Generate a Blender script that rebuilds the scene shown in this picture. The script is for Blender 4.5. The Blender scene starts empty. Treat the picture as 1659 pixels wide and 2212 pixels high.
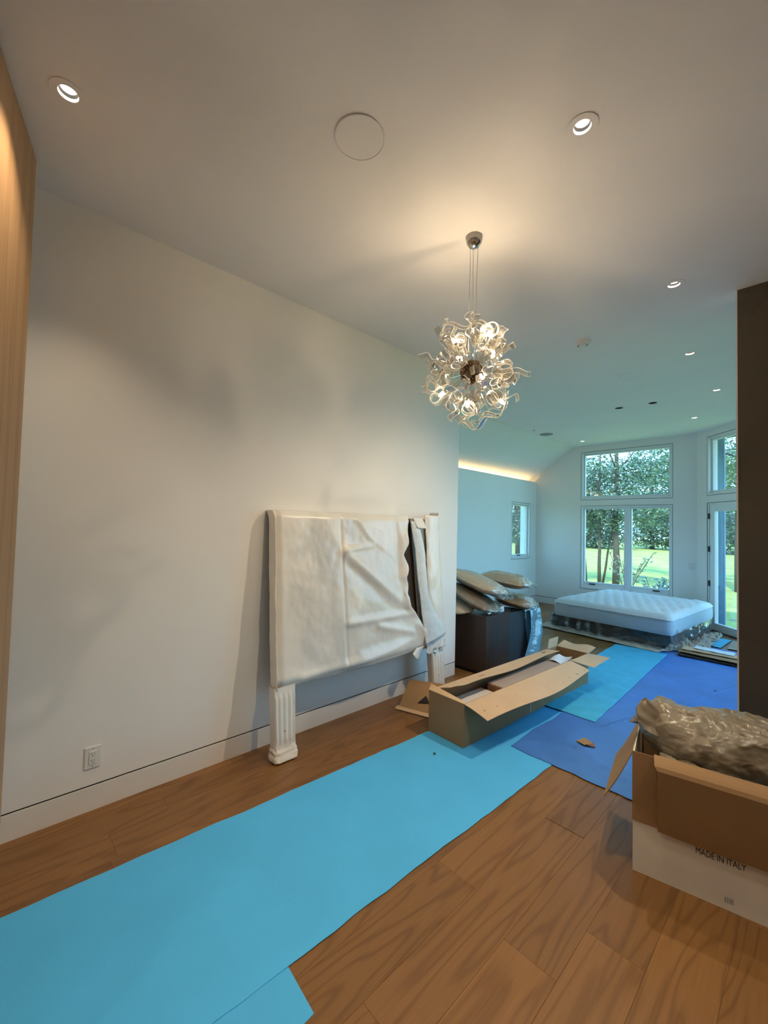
import bpy, bmesh, math, random
from mathutils import Vector, Matrix, noise
PI = math.pi
sc = bpy.context.scene
COL = sc.collection

# ------------------------------------------------------------------ camera
cam_d = bpy.data.cameras.new('camera')
cam = bpy.data.objects.new('camera', cam_d); COL.objects.link(cam)
cam_d.sensor_fit = 'VERTICAL'; cam_d.sensor_height = 36.0
cam_d.lens = 900.0 / 2212.0 * 36.0
cam_d.clip_start = 0.02; cam_d.clip_end = 300
RT = Vector((0.68968282, 0.72370112, 0.02437836))
DN = Vector((-0.00805534, 0.04133248, -0.99911298))
FW = Vector((-0.72406679, 0.68887468, 0.03433596))
cam.matrix_world = Matrix(((RT.x, -DN.x, -FW.x, 2.692), (RT.y, -DN.y, -FW.y, 0.0), (RT.z, -DN.z, -FW.z, 1.55), (0, 0, 0, 1)))
sc.camera = cam

# ------------------------------------------------------------------ world, exposure
vs = sc.view_settings
vs.view_transform = 'Standard'; vs.look = 'None'; vs.gamma = 1.0; vs.use_curve_mapping = False
vs.exposure = 0.13
cy = sc.cycles
cy.max_bounces = 9; cy.diffuse_bounces = 5; cy.glossy_bounces = 3; cy.transmission_bounces = 4
cy.transparent_max_bounces = 28; cy.sample_clamp_indirect = 4.0
cy.caustics_reflective = False; cy.caustics_refractive = False
cy.use_denoising = True
cy.use_adaptive_sampling = True; cy.adaptive_threshold = 0.06; cy.adaptive_min_samples = 16
W = bpy.data.worlds.new('sky'); sc.world = W; W.use_nodes = True
wn = W.node_tree.nodes; wl = W.node_tree.links; wn.clear()
SKY = 4.8
wo = wn.new('ShaderNodeOutputWorld'); wb = wn.new('ShaderNodeBackground')
tc = wn.new('ShaderNodeTexCoord'); sx = wn.new('ShaderNodeSeparateXYZ'); cr = wn.new('ShaderNodeValToRGB')
wl.new(tc.outputs['Generated'], sx.inputs[0]); wl.new(sx.outputs['Z'], cr.inputs[0])
cr.color_ramp.elements[0].position = 0.0; cr.color_ramp.elements[0].color = (0.34, 0.72, 1.0, 1)
cr.color_ramp.elements[1].position = 0.9; cr.color_ramp.elements[1].color = (0.20, 0.55, 1.0, 1)
wl.new(cr.outputs[0], wb.inputs[0]); wb.inputs[1].default_value = SKY
wl.new(wb.outputs[0], wo.inputs[0])
sun_d = bpy.data.lights.new('sun', 'SUN'); sun = bpy.data.objects.new('sun', sun_d); COL.objects.link(sun)
sun_d.energy = 6.5; sun_d.angle = 0.02; sun_d.color = (1.0, 0.93, 0.8)
sun.rotation_euler = Vector((-0.15, 0.55, -0.8)).to_track_quat('-Z', 'Y').to_euler()
CHAND = 560.0      # radiance of the chandelier bulbs
SPOT = 1.0         # overall dimmer of the recessed downlights

# ------------------------------------------------------------------ helpers
ORG = {}
def link(o):
    COL.objects.link(o); return o
def tag(o, label=None, cat=None, group=None, kind=None):
    if label: o['label'] = label
    if cat: o['category'] = cat
    if group: o['group'] = group
    if kind: o['kind'] = kind
    return o
def thing(name, loc, label=None, cat=None, group=None, kind=None):
    o = bpy.data.objects.new(name, None); o.empty_display_size = 0.05
    link(o); o.location = loc; ORG[o] = Vector(loc)
    return tag(o, label, cat, group, kind)
class MB:
    """collects world-space geometry"""
    def __init__(s): s.v = []; s.f = []
    def add(s, V, Fc):
        b = len(s.v); s.v += [Vector(p) for p in V]; s.f += [tuple(i + b for i in f) for f in Fc]; return s
    def box(s, lo, hi, fn=None):
        x0, y0, z0 = lo; x1, y1, z1 = hi
        V = [(x0, y0, z0), (x1, y0, z0), (x1, y1, z0), (x0, y1, z0), (x0, y0, z1), (x1, y0, z1), (x1, y1, z1), (x0, y1, z1)]
        if fn: V = [fn(*p) for p in V]
        return s.add(V, [(0, 3, 2, 1), (4, 5, 6, 7), (0, 1, 5, 4), (1, 2, 6, 5), (2, 3, 7, 6), (3, 0, 4, 7)])
    def grid(s, fn, nu, nv, close_u=False):
        V = [fn(i / nu, j / nv) for j in range(nv + 1) for i in range(nu if close_u else nu + 1)]
        m = nu if close_u else nu + 1; Fc = []
        for j in range(nv):
            for i in range(nu):
                a = j * m + i; b = j * m + (i + 1) % m
                Fc.append((a, b, b + m, a + m))
        return s.add(V, Fc)
    def slab(s, fn, nu, nv, th):
        """sheet with thickness: fn(u,v)->point, th along computed normals"""
        P = [[Vector(fn(i / nu, j / nv)) for i in range(nu + 1)] for j in range(nv + 1)]
        N = []
        for j in range(nv + 1):
            r = []
            for i in range(nu + 1):
                du = P[j][min(i + 1, nu)] - P[j][max(i - 1, 0)]; dv = P[min(j + 1, nv)][i] - P[max(j - 1, 0)][i]
                n = du.cross(dv); r.append(n.normalized() if n.length > 1e-12 else Vector((0, 0, 1)))
            N.append(r)
        b = len(s.v); m = nu + 1
        s.v += [P[j][i] for j in range(nv + 1) for i in range(m)]
        s.v += [P[j][i] - N[j][i] * th for j in range(nv + 1) for i in range(m)]
        k = m * (nv + 1)
        for j in range(nv):
            for i in range(nu):
                a = b + j * m + i
                s.f.append((a, a + 1, a + 1 + m, a + m)); s.f.append((a + k, a + k + m, a + k + m + 1, a + k + 1))
        for i in range(nu):
            a = b + i; s.f.append((a, a + k, a + k + 1, a + 1))
            a = b + nv * m + i; s.f.append((a, a + 1, a + k + 1, a + k))
        for j in range(nv):
            a = b + j * m; s.f.append((a, a + m, a + m + k, a + k))
            a = b + j * m + nu; s.f.append((a, a + k, a + k + m, a + m))
        return s
    def lathe(s, prof, c, seg=24, ax=(0, 0, 1)):
        """prof: [(r,z)] revolved about axis ax through c"""
        q = Vector((0, 0, 1)).rotation_difference(Vector(ax)); c = Vector(c); b = len(s.v)
        for r, z in prof:
            for k in range(seg):
                a = 2 * PI * k / seg; s.v.append(c + q @ Vector((r * math.cos(a), r * math.sin(a), z)))
        for j in range(len(prof) - 1):
            for k in range(seg):
                k2 = (k + 1) % seg
                s.f.append((b + j * seg + k, b + j * seg + k2, b + (j + 1) * seg + k2, b + (j + 1) * seg + k))
        return s
    def tube(s, pts, r, seg=8):
        pts = [Vector(p) for p in pts]; b = len(s.v); n = len(pts)
        up = Vector((0.3, 0.2, 0.9))
        for i, p in enumerate(pts):
            t = (pts[min(i + 1, n - 1)] - pts[max(i - 1, 0)]).normalized()
            a = t.cross(up)
            if a.length < 1e-4: a = t.cross(Vector((1, 0, 0)))
            a.normalize(); c = t.cross(a)
            rr = r[i] if isinstance(r, (list, tuple)) else r
            for k in range(seg):
                th = 2 * PI * k / seg; s.v.append(p + (a * math.cos(th) + c * math.sin(th)) * rr)
        for i in range(n - 1):
            for k in range(seg):
                k2 = (k + 1) % seg; s.f.append((b + i * seg + k, b + i * seg + k2, b + (i + 1) * seg + k2, b + (i + 1) * seg + k))
        s.f.append(tuple(b + k for k in range(seg))[::-1]); s.f.append(tuple(b + (n - 1) * seg + k for k in range(seg)))
        return s
    def build(s, name, mat, parent=None, smooth=False, bevel=0, label=None, cat=None, group=None, kind=None, fix=True):
        if parent is not None: o0 = ORG[parent]
        else:
            xs = [p.x for p in s.v]; ys = [p.y for p in s.v]
            o0 = Vector(((min(xs) + max(xs)) / 2, (min(ys) + max(ys)) / 2, min(p.z for p in s.v)))
        me = bpy.data.meshes.new(name); me.from_pydata([tuple(p - o0) for p in s.v], [], s.f)
        if fix:
            bm = bmesh.new(); bm.from_mesh(me); bmesh.ops.recalc_face_normals(bm, faces=bm.faces); bm.to_mesh(me); bm.free()
        if smooth: me.polygons.foreach_set('use_smooth', [True] * len(me.polygons))
        me.materials.append(mat)
        o = link(bpy.data.objects.new(name, me))
        if parent is not None: o.parent = parent
        else: o.location = o0
        ORG[o] = o0
        if bevel:
            m = o.modifiers.new('bevel', 'BEVEL'); m.width = bevel; m.segments = 2; m.limit_method = 'ANGLE'
        return tag(o, label, cat, group, kind)
def box(name, lo, hi, mat, parent=None, **k): return MB().box(lo, hi).build(name, mat, parent, **k)
def nz(x, y, z=0.0): return noise.noise(Vector((x, y, z)))
def fbm(x, y, z=0.0, o=4): return noise.fractal(Vector((x, y, z)), 0.9, 2.0, o)
def sst(a, b, x):
    t = min(1, max(0, (x - a) / (b - a))); return t * t * (3 - 2 * t)
def lerp(a, b, t): return a + (b - a) * t
def ridge(px, py, a, b, w):
    """gaussian profile around a segment a-b, fading toward the far end"""
    ax, ay = a; bx, by = b; dx, dy = bx - ax, by - ay; L = dx * dx + dy * dy
    t = ((px - ax) * dx + (py - ay) * dy) / L; tc_ = min(1, max(0, t))
    d = math.hypot(px - ax - dx * tc_, py - ay - dy * tc_)
    return math.exp(-(d / w) ** 2) * (1 - 0.6 * tc_)

def rrect(a, r, hw, hl):
    """point on a rounded rectangle outline, a in 0..1"""
    per = [(hw - r, -hl), (hw, -hl + r), (hw, hl - r), (hw - r, hl), (-hw + r, hl), (-hw, hl - r), (-hw, -hl + r), (-hw + r, -hl)]
    segs = []; tot = 0
    cen = [(hw - r, -hl + r), (hw - r, hl - r), (-hw + r, hl - r), (-hw + r, -hl + r)]
    Ls = [PI * r / 2, 2 * hl - 2 * r, PI * r / 2, 2 * hw - 2 * r, PI * r / 2, 2 * hl - 2 * r, PI * r / 2, 2 * hw - 2 * r]
    T = sum(Ls); d_ = a * T
    for i, L_ in enumerate(Ls):
        if d_ <= L_ or i == 7:
            t = d_ / L_
            if i % 2 == 0:
                c = cen[i // 2]; an = -PI / 2 + (i // 2) * PI / 2 + t * PI / 2
                return (c[0] + r * math.cos(an), c[1] + r * math.sin(an))
            p, q = per[i], per[(i + 1) % 8]
            return (lerp(p[0], q[0], t), lerp(p[1], q[1], t))
        d_ -= L_

# ------------------------------------------------------------------ materials
def newmat(name):
    m = bpy.data.materials.new(name); m.use_nodes = True
    nt = m.node_tree; return m, nt, nt.nodes, nt.links, nt.nodes['Principled BSDF']
def pmat(name, c, rough=0.6, var=0.06, vs_=6.0, bump=0.0, bs=40.0, metal=0.0, coat=0.0, stretch=(1, 1, 1), spec=0.5, trans=0.0, sheen=0):
    m, nt, N, L, P = newmat(name)
    tcd = N.new('ShaderNodeTexCoord'); mp = N.new('ShaderNodeMapping'); mp.inputs['Scale'].default_value = stretch
    L.new(tcd.outputs['Object'], mp.inputs[0])
    n = N.new('ShaderNodeTexNoise'); n.inputs['Scale'].default_value = vs_; n.inputs['Detail'].default_value = 5
    L.new(mp.outputs[0], n.inputs['Vector'])
    r = N.new('ShaderNodeValToRGB'); L.new(n.outputs['Fac'], r.inputs[0])
    r.color_ramp.elements[0].position = 0.3; r.color_ramp.elements[1].position = 0.7
    r.color_ramp.elements[0].color = tuple(max(0, x * (1 - var)) for x in c) + (1,)
    r.color_ramp.elements[1].color = tuple(min(1, x * (1 + var)) for x in c) + (1,)
    L.new(r.outputs[0], P.inputs['Base Color'])
    P.inputs['Roughness'].default_value = rough; P.inputs['Metallic'].default_value = metal
    P.inputs['Coat Weight'].default_value = coat; P.inputs['Specular IOR Level'].default_value = spec
    if sheen: P.inputs['Sheen Weight'].default_value = sheen
    if bump:
        n2 = N.new('ShaderNodeTexNoise'); n2.inputs['Scale'].default_value = bs; n2.inputs['Detail'].default_value = 4
        L.new(mp.outputs[0], n2.inputs['Vector'])
        b = N.new('ShaderNodeBump'); b.inputs['Strength'].default_value = bump; b.inputs['Distance'].default_value = 0.01
        L.new(n2.outputs['Fac'], b.inputs['Height']); L.new(b.outputs[0], P.inputs['Normal'])
    return m
def emat(name, c, s):
    m, nt, N, L, P = newmat(name); N.remove(P); e = N.new('ShaderNodeEmission')
    e.inputs[0].default_value = tuple(c) + (1,); e.inputs[1].default_value = s
    L.new(e.outputs[0], N['Material Output'].inputs[0]); return m
def film(name, tint, gl_rough, base, edge, diff=0.0, dcol=(.8, .85, .9), bump=0, bs=30):
    """clear sheet: straight-through transmission, mirror gloss that grows at grazing angles, a little milky diffuse"""
    m, nt, N, L, P = newmat(name); N.remove(P)
    t = N.new('ShaderNodeBsdfTransparent'); t.inputs[0].default_value = tuple(tint) + (1,)
    g = N.new('ShaderNodeBsdfGlossy'); g.inputs['Roughness'].default_value = gl_rough
    lw = N.new('ShaderNodeLayerWeight'); lw.inputs[0].default_value = 0.5
    mr = N.new('ShaderNodeMapRange'); mr.inputs['To Min'].default_value = base; mr.inputs['To Max'].default_value = edge
    L.new(lw.outputs['Facing'], mr.inputs[0])
    mx = N.new('ShaderNodeMixShader'); L.new(mr.outputs[0], mx.inputs[0]); L.new(t.outputs[0], mx.inputs[1]); L.new(g.outputs[0], mx.inputs[2])
    out = mx
    if diff:
        d = N.new('ShaderNodeBsdfDiffuse'); d.inputs[0].default_value = tuple(dcol) + (1,)
        m2 = N.new('ShaderNodeMixShader'); m2.inputs[0].default_value = diff
        L.new(mx.outputs[0], m2.inputs[1]); L.new(d.outputs[0], m2.inputs[2]); out = m2
    if bump:
        tcd = N.new('ShaderNodeTexCoord'); n2 = N.new('ShaderNodeTexNoise'); n2.inputs['Scale'].default_value = bs; n2.inputs['Detail'].default_value = 3
        L.new(tcd.outputs['Object'], n2.inputs['Vector'])
        b = N.new('ShaderNodeBump'); b.inputs['Strength'].default_value = bump; b.inputs['Distance'].default_value = 0.02
        L.new(n2.outputs['Fac'], b.inputs['Height']); L.new(b.outputs[0], g.inputs['Normal']); L.new(b.outputs[0], lw.inputs['Normal'])
    L.new(out.outputs[0], N['Material Output'].inputs[0]); return m
def woodmat(name, dark, light, rough=0.45, ring=11.0, sx_=6.5, sy_=0.7, tone=0.16, bumpy=0.03, ax='y', fine=0.5):
    """oak: contour rings of a stretched noise, fine pores, per-board tone"""
    m, nt, N, L, P = newmat(name)
    tcd = N.new('ShaderNodeTexCoord'); oi = N.new('ShaderNodeObjectInfo')
    mul = N.new('ShaderNodeMath'); mul.operation = 'MULTIPLY'; mul.inputs[1].default_value = 53.0; L.new(oi.outputs['Random'], mul.inputs[0])
    cmb = N.new('ShaderNodeCombineXYZ'); L.new(mul.outputs[0], cmb.inputs[0]); L.new(mul.outputs[0], cmb.inputs[2])
    add = N.new('ShaderNodeVectorMath'); add.operation = 'ADD'
    mp = N.new('ShaderNodeMapping')
    mp.inputs['Scale'].default_value = {'y': (sx_, sy_, sx_), 'z': (sx_, sx_, sy_)}[ax]
    L.new(tcd.outputs['Object'], mp.inputs[0]); L.new(mp.outputs[0], add.inputs[0]); L.new(cmb.outputs[0], add.inputs[1])
    n1 = N.new('ShaderNodeTexNoise'); n1.inputs['Scale'].default_value = 1.0; n1.inputs['Detail'].default_value = 2.0; n1.inputs['Roughness'].default_value = 0.35
    L.new(add.outputs[0], n1.inputs['Vector'])
    m1 = N.new('ShaderNodeMath'); m1.operation = 'MULTIPLY'; m1.inputs[1].default_value = ring * 6.28; L.new(n1.outputs['Fac'], m1.inputs[0])
    sn = N.new('ShaderNodeMath'); sn.operation = 'SINE'; L.new(m1.outputs[0], sn.inputs[0])
    pw = N.new('ShaderNodeMapRange'); pw.inputs['From Min'].default_value = -1; pw.inputs['From Max'].default_value = 1; L.new(sn.outputs[0], pw.inputs[0])
    sq = N.new('ShaderNodeMath'); sq.operation = 'POWER'; sq.inputs[1].default_value = 4.5; L.new(pw.outputs[0], sq.inputs[0])
    mp2 = N.new('ShaderNodeMapping'); mp2.inputs['Scale'].default_value = {'y': (160, 5, 160), 'z': (160, 160, 5)}[ax]
    L.new(tcd.outputs['Object'], mp2.inputs[0])
    n2 = N.new('ShaderNodeTexNoise'); n2.inputs['Scale'].default_value = 1.0; n2.inputs['Detail'].default_value = 3; L.new(mp2.outputs[0], n2.inputs['Vector'])
    mixf = N.new('ShaderNodeMath'); mixf.operation = 'MULTIPLY_ADD'; mixf.inputs[1].default_value = 0.34
    L.new(sq.outputs[0], mixf.inputs[0])
    f2 = N.new('ShaderNodeMath'); f2.operation = 'MULTIPLY'; f2.inputs[1].default_value = fine; L.new(n2.outputs['Fac'], f2.inputs[0]); L.new(f2.outputs[0], mixf.inputs[2])
    r = N.new('ShaderNodeValToRGB'); r.color_ramp.elements[0].color = tuple(light) + (1,); r.color_ramp.elements[1].color = tuple(dark) + (1,)
    r.color_ramp.elements[0].position = 0.05; r.color_ramp.elements[1].position = 0.95
    L.new(mixf.outputs[0], r.inputs[0])
    hs = N.new('ShaderNodeHueSaturation'); mv = N.new('ShaderNodeMapRange')
    mv.inputs['To Min'].default_value = 1 - tone; mv.inputs['To Max'].default_value = 1 + tone
    L.new(oi.outputs['Random'], mv.inputs[0]); L.new(mv.outputs[0], hs.inputs['Value']); L.new(r.outputs[0], hs.inputs['Color'])
    L.new(hs.outputs[0], P.inputs['Base Color']); P.inputs['Roughness'].default_value = rough
    b = N.new('ShaderNodeBump'); b.inputs['Strength'].default_value = bumpy; L.new(n2.outputs['Fac'], b.inputs['Height']); L.new(b.outputs[0], P.inputs['Normal'])
    return m

M = {}
M['wall'] = pmat('wall_paint', (.86, .855, .84), 0.75, .015, 2.0, 0.03, 220)
M['ceil'] = pmat('ceiling_paint', (.87, .865, .85), 0.8, .015, 2.0, 0.03, 220)
M['trim'] = pmat('trim_paint', (.80, .79, .77), 0.45, .01)
M['frame'] = pmat('window_frame_white', (.80, .82, .83), 0.35, .01)
M['gap'] = pmat('shadow_gap', (.03, .03, .03), 0.9, .1)  # near-black: stands in for shade in the grooves, own colour on dark fittings
M['oak'] = woodmat('oak_floor', (.115, .046, .011), (.262, .126, .038), 0.42)
M['oakpanel'] = woodmat('oak_panel', (.30, .165, .075), (.47, .285, .145), 0.5, ring=4, sx_=14, sy_=.4, ax='z')
M['walnut'] = woodmat('dark_walnut', (.020, .010, .006), (.055, .028, .016), 0.4, ring=8, sx_=6, sy_=.6, ax='z')
M['dark'] = pmat('dark_panel', (.085, .068, .048), 0.7, .06, 3.0, .05, 90)
M['plastic'] = pmat('white_plastic', (.78, .77, .74), 0.35, .01)
M['black'] = pmat('black', (.012, .012, .012), 0.5, .1)
M['kraft'] = pmat('kraft_cardboard', (.34, .205, .10), 0.85, .07, 5, .04, 120)
M['kraftlight'] = pmat('kraft_light', (.62, .43, .27), 0.85, .05, 5, .04, 120)
M['boxwhite'] = pmat('white_carton', (.74, .71, .64), 0.8, .05, 5, .04, 120)
M['cyan'] = pmat('floor_paper_cyan', (.072, .47, .92), 0.8, .05, 3, .08, 60)
M['teal'] = pmat('floor_paper_teal', (.06, .46, .72), 0.7, .10, 7, .7, 22)
M['blue'] = pmat('floor_film_blue', (.055, .19, .58), 0.5, .14, 3, .5, 12)
M['brownpaper'] = pmat('brown_paper', (.46, .38, .30), 0.8, .08, 6, .2, 40)
M['foamwrap'] = pmat('foam_wrap', (.82, .79, .74), 0.30, .03, 5, .05, 110, coat=.5)
M['foamblue'] = pmat('foam_wrap_inner', (.70, .76, .80), 0.4, .06, 25, .25, 90)
M['greyfilm'] = pmat('grey_film', (.30, .29, .28), 0.35, .15, 10, .1, 40)
M['uphol'] = pmat('dark_upholstery', (.035, .025, .018), 0.8, .2, 60)
M['chrome'] = pmat('chrome', (.80, .76, .70), 0.08, .01, metal=1.0)
M['bronze'] = pmat('crystal_core', (.30, .22, .15), 0.12, .5, 120, metal=.9, bump=.8, bs=90)
M['cable'] = pmat('steel_cable', (.30, .28, .25), 0.35, .1, metal=.8)
M['glassrib'] = film('ribbon_glass', (.945, .94, .925), .03, .06, .55, .016, (.97, .93, .85))
m_g, nt_, N_, L__, P_ = newmat('ribbon_edge_glass'); N_.remove(P_)  # pale milky shader puts the bright refracted light into the edge colour
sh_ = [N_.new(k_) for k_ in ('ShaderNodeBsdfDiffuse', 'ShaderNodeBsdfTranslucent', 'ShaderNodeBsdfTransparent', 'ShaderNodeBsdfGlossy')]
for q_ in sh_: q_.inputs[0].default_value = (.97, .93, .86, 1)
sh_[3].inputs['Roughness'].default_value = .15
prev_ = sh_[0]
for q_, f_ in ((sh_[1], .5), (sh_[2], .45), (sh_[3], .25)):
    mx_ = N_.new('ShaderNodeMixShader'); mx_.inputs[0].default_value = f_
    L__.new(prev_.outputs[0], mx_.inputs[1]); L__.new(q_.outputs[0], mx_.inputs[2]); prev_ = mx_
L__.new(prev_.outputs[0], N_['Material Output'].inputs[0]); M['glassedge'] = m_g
M['pane'] = film('window_glass', (.93, .97, .97), .0, .03, .35)
M['bulb'] = emat('bulb_glow', (1.0, .74, .47), CHAND * .65)
M['bulb_hot'] = emat('bulb_glow_bright', (1.0, .74, .47), CHAND * 3.2)
M['lens'] = emat('downlight_lens', (1.0, .88, .72), 14)
M['led'] = emat('cove_led', (1.0, .62, .26), 16)
M['mattress'] = pmat('mattress_side', (.48, .54, .60), 0.8, .03, 5, .05, 150)
M['quilt'] = pmat('mattress_quilt', (.66, .69, .72), 0.8, .02, 5, .05, 150)
M['boxspring'] = pmat('boxspring_fabric', (.022, .026, .032), 0.6, .2, 10)
M['film'] = film('clear_film', (.93, .96, .98), .10, .06, .60, .03, (.75, .82, .86), .7, 14)
M['filmblue'] = film('blue_film', (.55, .75, .86), .15, .12, .6, .42, (.30, .50, .60), .5, 14)
M['bagfilm'] = film('pillow_bag', (.95, .94, .92), .08, .10, .55, .05, (.8, .8, .8), .9, 16)
M['beige'] = pmat('beige_pillow', (.68, .55, .38), 0.85, .08, 8, .1, 80)
M['taupe'] = pmat('taupe_pillow', (.31, .235, .16), 0.85, .25, 10, .1, 80)
M['creampillow'] = pmat('cream_pillow', (.60, .54, .45), 0.85, .05, 8, .1, 80)
M['tan'] = pmat('tan_pillow', (.50, .32, .16), 0.8, .12, 8, .1, 80)
M['greyp'] = pmat('charcoal_pillow', (.09, .08, .085), 0.8, .15, 8)
M['bag'] = pmat('trash_bag', (.25, .21, .155), 0.30, .10, 5, .22, 35, coat=.2)
M['foamwhite'] = pmat('white_foam_board', (.70, .68, .64), 0.8, .03)
M['mauve'] = pmat('wrapped_slat', (.42, .33, .28), 0.7, .05)
M['reddish'] = pmat('slat_wood_end', (.22, .10, .05), 0.6, .2, 30)
M['whitepaper'] = pmat('white_paper', (.72, .76, .82), 0.6, .02)
M['grille'] = pmat('speaker_grille', (.30, .31, .31), 0.7, .1, 200)
M['ink'] = pmat('black_ink', (.02, .016, .02), 0.7, .2)
M['lawn'] = pmat('lawn_grass', (.29, .33, .085), 0.9, .30, 1.2, .4, 30, stretch=(1, 1, 1))
M['chips'] = pmat('wood_chips', (.28, .22, .16), 0.9, .5, 9, .6, 40)
M['bark'] = pmat('tree_bark', (.085, .062, .045), 0.9, .3, 12, .6, 30)
M['siding'] = pmat('exterior_siding', (.14, .28, .42), 0.7, .1)
M['roof'] = pmat('roof_dark', (.05, .05, .05), 0.9, .1)
def leafmat(name, c):
    m, nt, N, L, P = newmat(name); N.remove(P)
    oi = N.new('ShaderNodeNewGeometry'); hs = N.new('ShaderNodeHueSaturation'); mr = N.new('ShaderNodeMapRange')
    mr.inputs['To Min'].default_value = .45; mr.inputs['To Max'].default_value = 1.6; L.new(oi.outputs['Random Per Island'], mr.inputs[0])
    hs.inputs['Color'].default_value = tuple(c) + (1,); L.new(mr.outputs[0], hs.inputs['Value'])
    d = N.new('ShaderNodeBsdfDiffuse'); t = N.new('ShaderNodeBsdfTranslucent'); g = N.new('ShaderNodeBsdfGlossy'); g.inputs['Roughness'].default_value = .35
    L.new(hs.outputs[0], d.inputs[0]); L.new(hs.outputs[0], t.inputs[0])
    a = N.new('ShaderNodeMixShader'); a.inputs[0].default_value = .4; L.new(d.outputs[0], a.inputs[1]); L.new(t.outputs[0], a.inputs[2])
    b = N.new('ShaderNodeMixShader'); b.inputs[0].default_value = .14; L.new(a.outputs[0], b.inputs[1]); L.new(g.outputs[0], b.inputs[2])
    L.new(b.outputs[0], N['Material Output'].inputs[0]); return m
M['leaf'] = leafmat('leaf_green', (.105, .175, .095))
M['leaf2'] = leafmat('leaf_dark', (.072, .13, .090))
M['leaf3'] = leafmat('leaf_bright', (.11, .20, .06))

# ------------------------------------------------------------------ structure: floor and planks
H = 3.2
def cz(y): return H + max(0.0, y - 3.65) * 0.0139
floor = box('floor', (-1.9, -2.1, -.16), (5.1, 8.9, -.0185), M['roof'], kind='structure')
rnd = random.Random(11)
PW = 0.2
unit = {}
def plank_mesh(w, l):
    key = (round(w, 3), round(l, 2))
    if key not in unit:
        me = bpy.data.meshes.new('plank'); g = .00025; b_ = .0005
        x0, x1, y0, y1 = g, w - g, g, l - g
        V = [(x0, y0, -.018), (x1, y0, -.018), (x1, y1, -.018), (x0, y1, -.018),
             (x0, y0, -b_), (x1, y0, -b_), (x1, y1, -b_), (x0, y1, -b_),
             (x0 + b_, y0 + b_, 0), (x1 - b_, y0 + b_, 0), (x1 - b_, y1 - b_, 0), (x0 + b_, y1 - b_, 0)]
        Fc = [(0, 3, 2, 1), (8, 9, 10, 11)]
        for i in range(4):
            j = (i + 1) % 4; Fc += [(i, j, 4 + j, 4 + i), (4 + i, 4 + j, 8 + j, 8 + i)]
        me.from_pydata(V, [], Fc); me.materials.append(M['oak']); unit[key] = me
    return unit[key]
ROWS = {7: [-1.0, .45, 1.588, 3.4], 9: [-1.2, .4, 1.482, 2.9], 10: [-.9, 1.05, 1.75, 3.3], 8: [-.7, .95, 2.25], 1: [-.5, .50, 1.9], 0: [-.9, .775, 2.6], 2: [-.6, .47, .98, 2.4]}
for r in range(-9, 25):
    x0 = .05 + PW * r
    y = -2.1; ends = []
    if r in ROWS: ends = ROWS[r][:]; y = ends[-1]
    else:
        ends = [-2.1 + rnd.uniform(.3, 1.6)]; y = ends[0]
    while y < 8.9: y += rnd.choice((1.2, 1.5, 1.8, 2.1, 2.4)); ends.append(y)
    prev = -2.1; xe = min(x0 + PW, 5.1); xs = max(x0, -1.9)
    for e in ends:
        e = min(e, 8.9)
        if e - prev < .05: continue
        o = bpy.data.objects.new('plank', plank_mesh(xe - xs, e - prev)); link(o)
        o.parent = floor; o.location = Vector((xs, prev, 0)) - ORG[floor]
        prev = e

# ------------------------------------------------------------------ walls
def lframe(O, d):
    """local frame of a vertical wall: s along d, z up, depth q outward from the room"""
    O = Vector((O[0], O[1], 0)); d = Vector((d[0], d[1], 0)).normalized(); n = Vector((-d.y, d.x, 0))
    return lambda s, q, z: O + d * s + n * q + Vector((0, 0, z))
# left wall with flush base: x=0 plane, s = y
wl_ = MB().box((-.17, -2.1, 0), (-.012, 3.65, 3.3)).box((-.013, -2.1, .138), (0, 3.65, 3.3))
wl_.build('wall_left', M['wall'], kind='structure')
bb = box('baseboard_left', (-.012, -2.1, 0), (0, 3.65, .128), M['trim'], kind='structure', bevel=.001)
box('shadow_gap', (-.0118, -2.1, .128), (-.008, 3.648, .138), M['gap'], bb)  # dark strip laid in the groove to stand in for its shade
# near wall of the recess and far-left wall
MB().box((-1.80, 3.5, 0), (-.17, 3.65, 3.4)).build('wall_recess', M['wall'], kind='structure')
FL = lambda s, q, z: Vector((-1.608 - q, s, z))
wy0, wy1, wz0, wz1 = 7.63, 8.425, .943, 2.114
w = MB()
for (a, b, c, d) in ((3.65, wy0, .138, 2.594), (wy1, 8.72, .138, 2.594), (wy0, wy1, .138, wz0), (wy0, wy1, wz1, 2.594)):
    w.box((-1.64, a, c), (-1.608, b, d))
for (a, b, c, d) in ((3.5, wy0, 0, 2.54), (wy1, 8.9, 0, 2.54), (wy0, wy1, 0, wz0), (wy0, wy1, wz1, 2.54)):
    w.box((-1.84, a, c), (-1.62, b, d))
w.build('wall_far_left', M['wall'], kind='structure')
bb = box('baseboard_far_left', (-1.621, 3.65, 0), (-1.608, 8.7, .128), M['trim'], kind='structure')
box('shadow_gap', (-1.6198, 3.65, .128), (-1.616, 8.7, .138), M['gap'], bb)  # groove shade painted by a dark strip here as well
ledstrip = box('cove_light', (-1.685, 3.66, 2.5405), (-1.665, 8.54, 2.556), M['led'], label='warm glowing light strip in the cove above the far left wall', cat='light')
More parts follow.
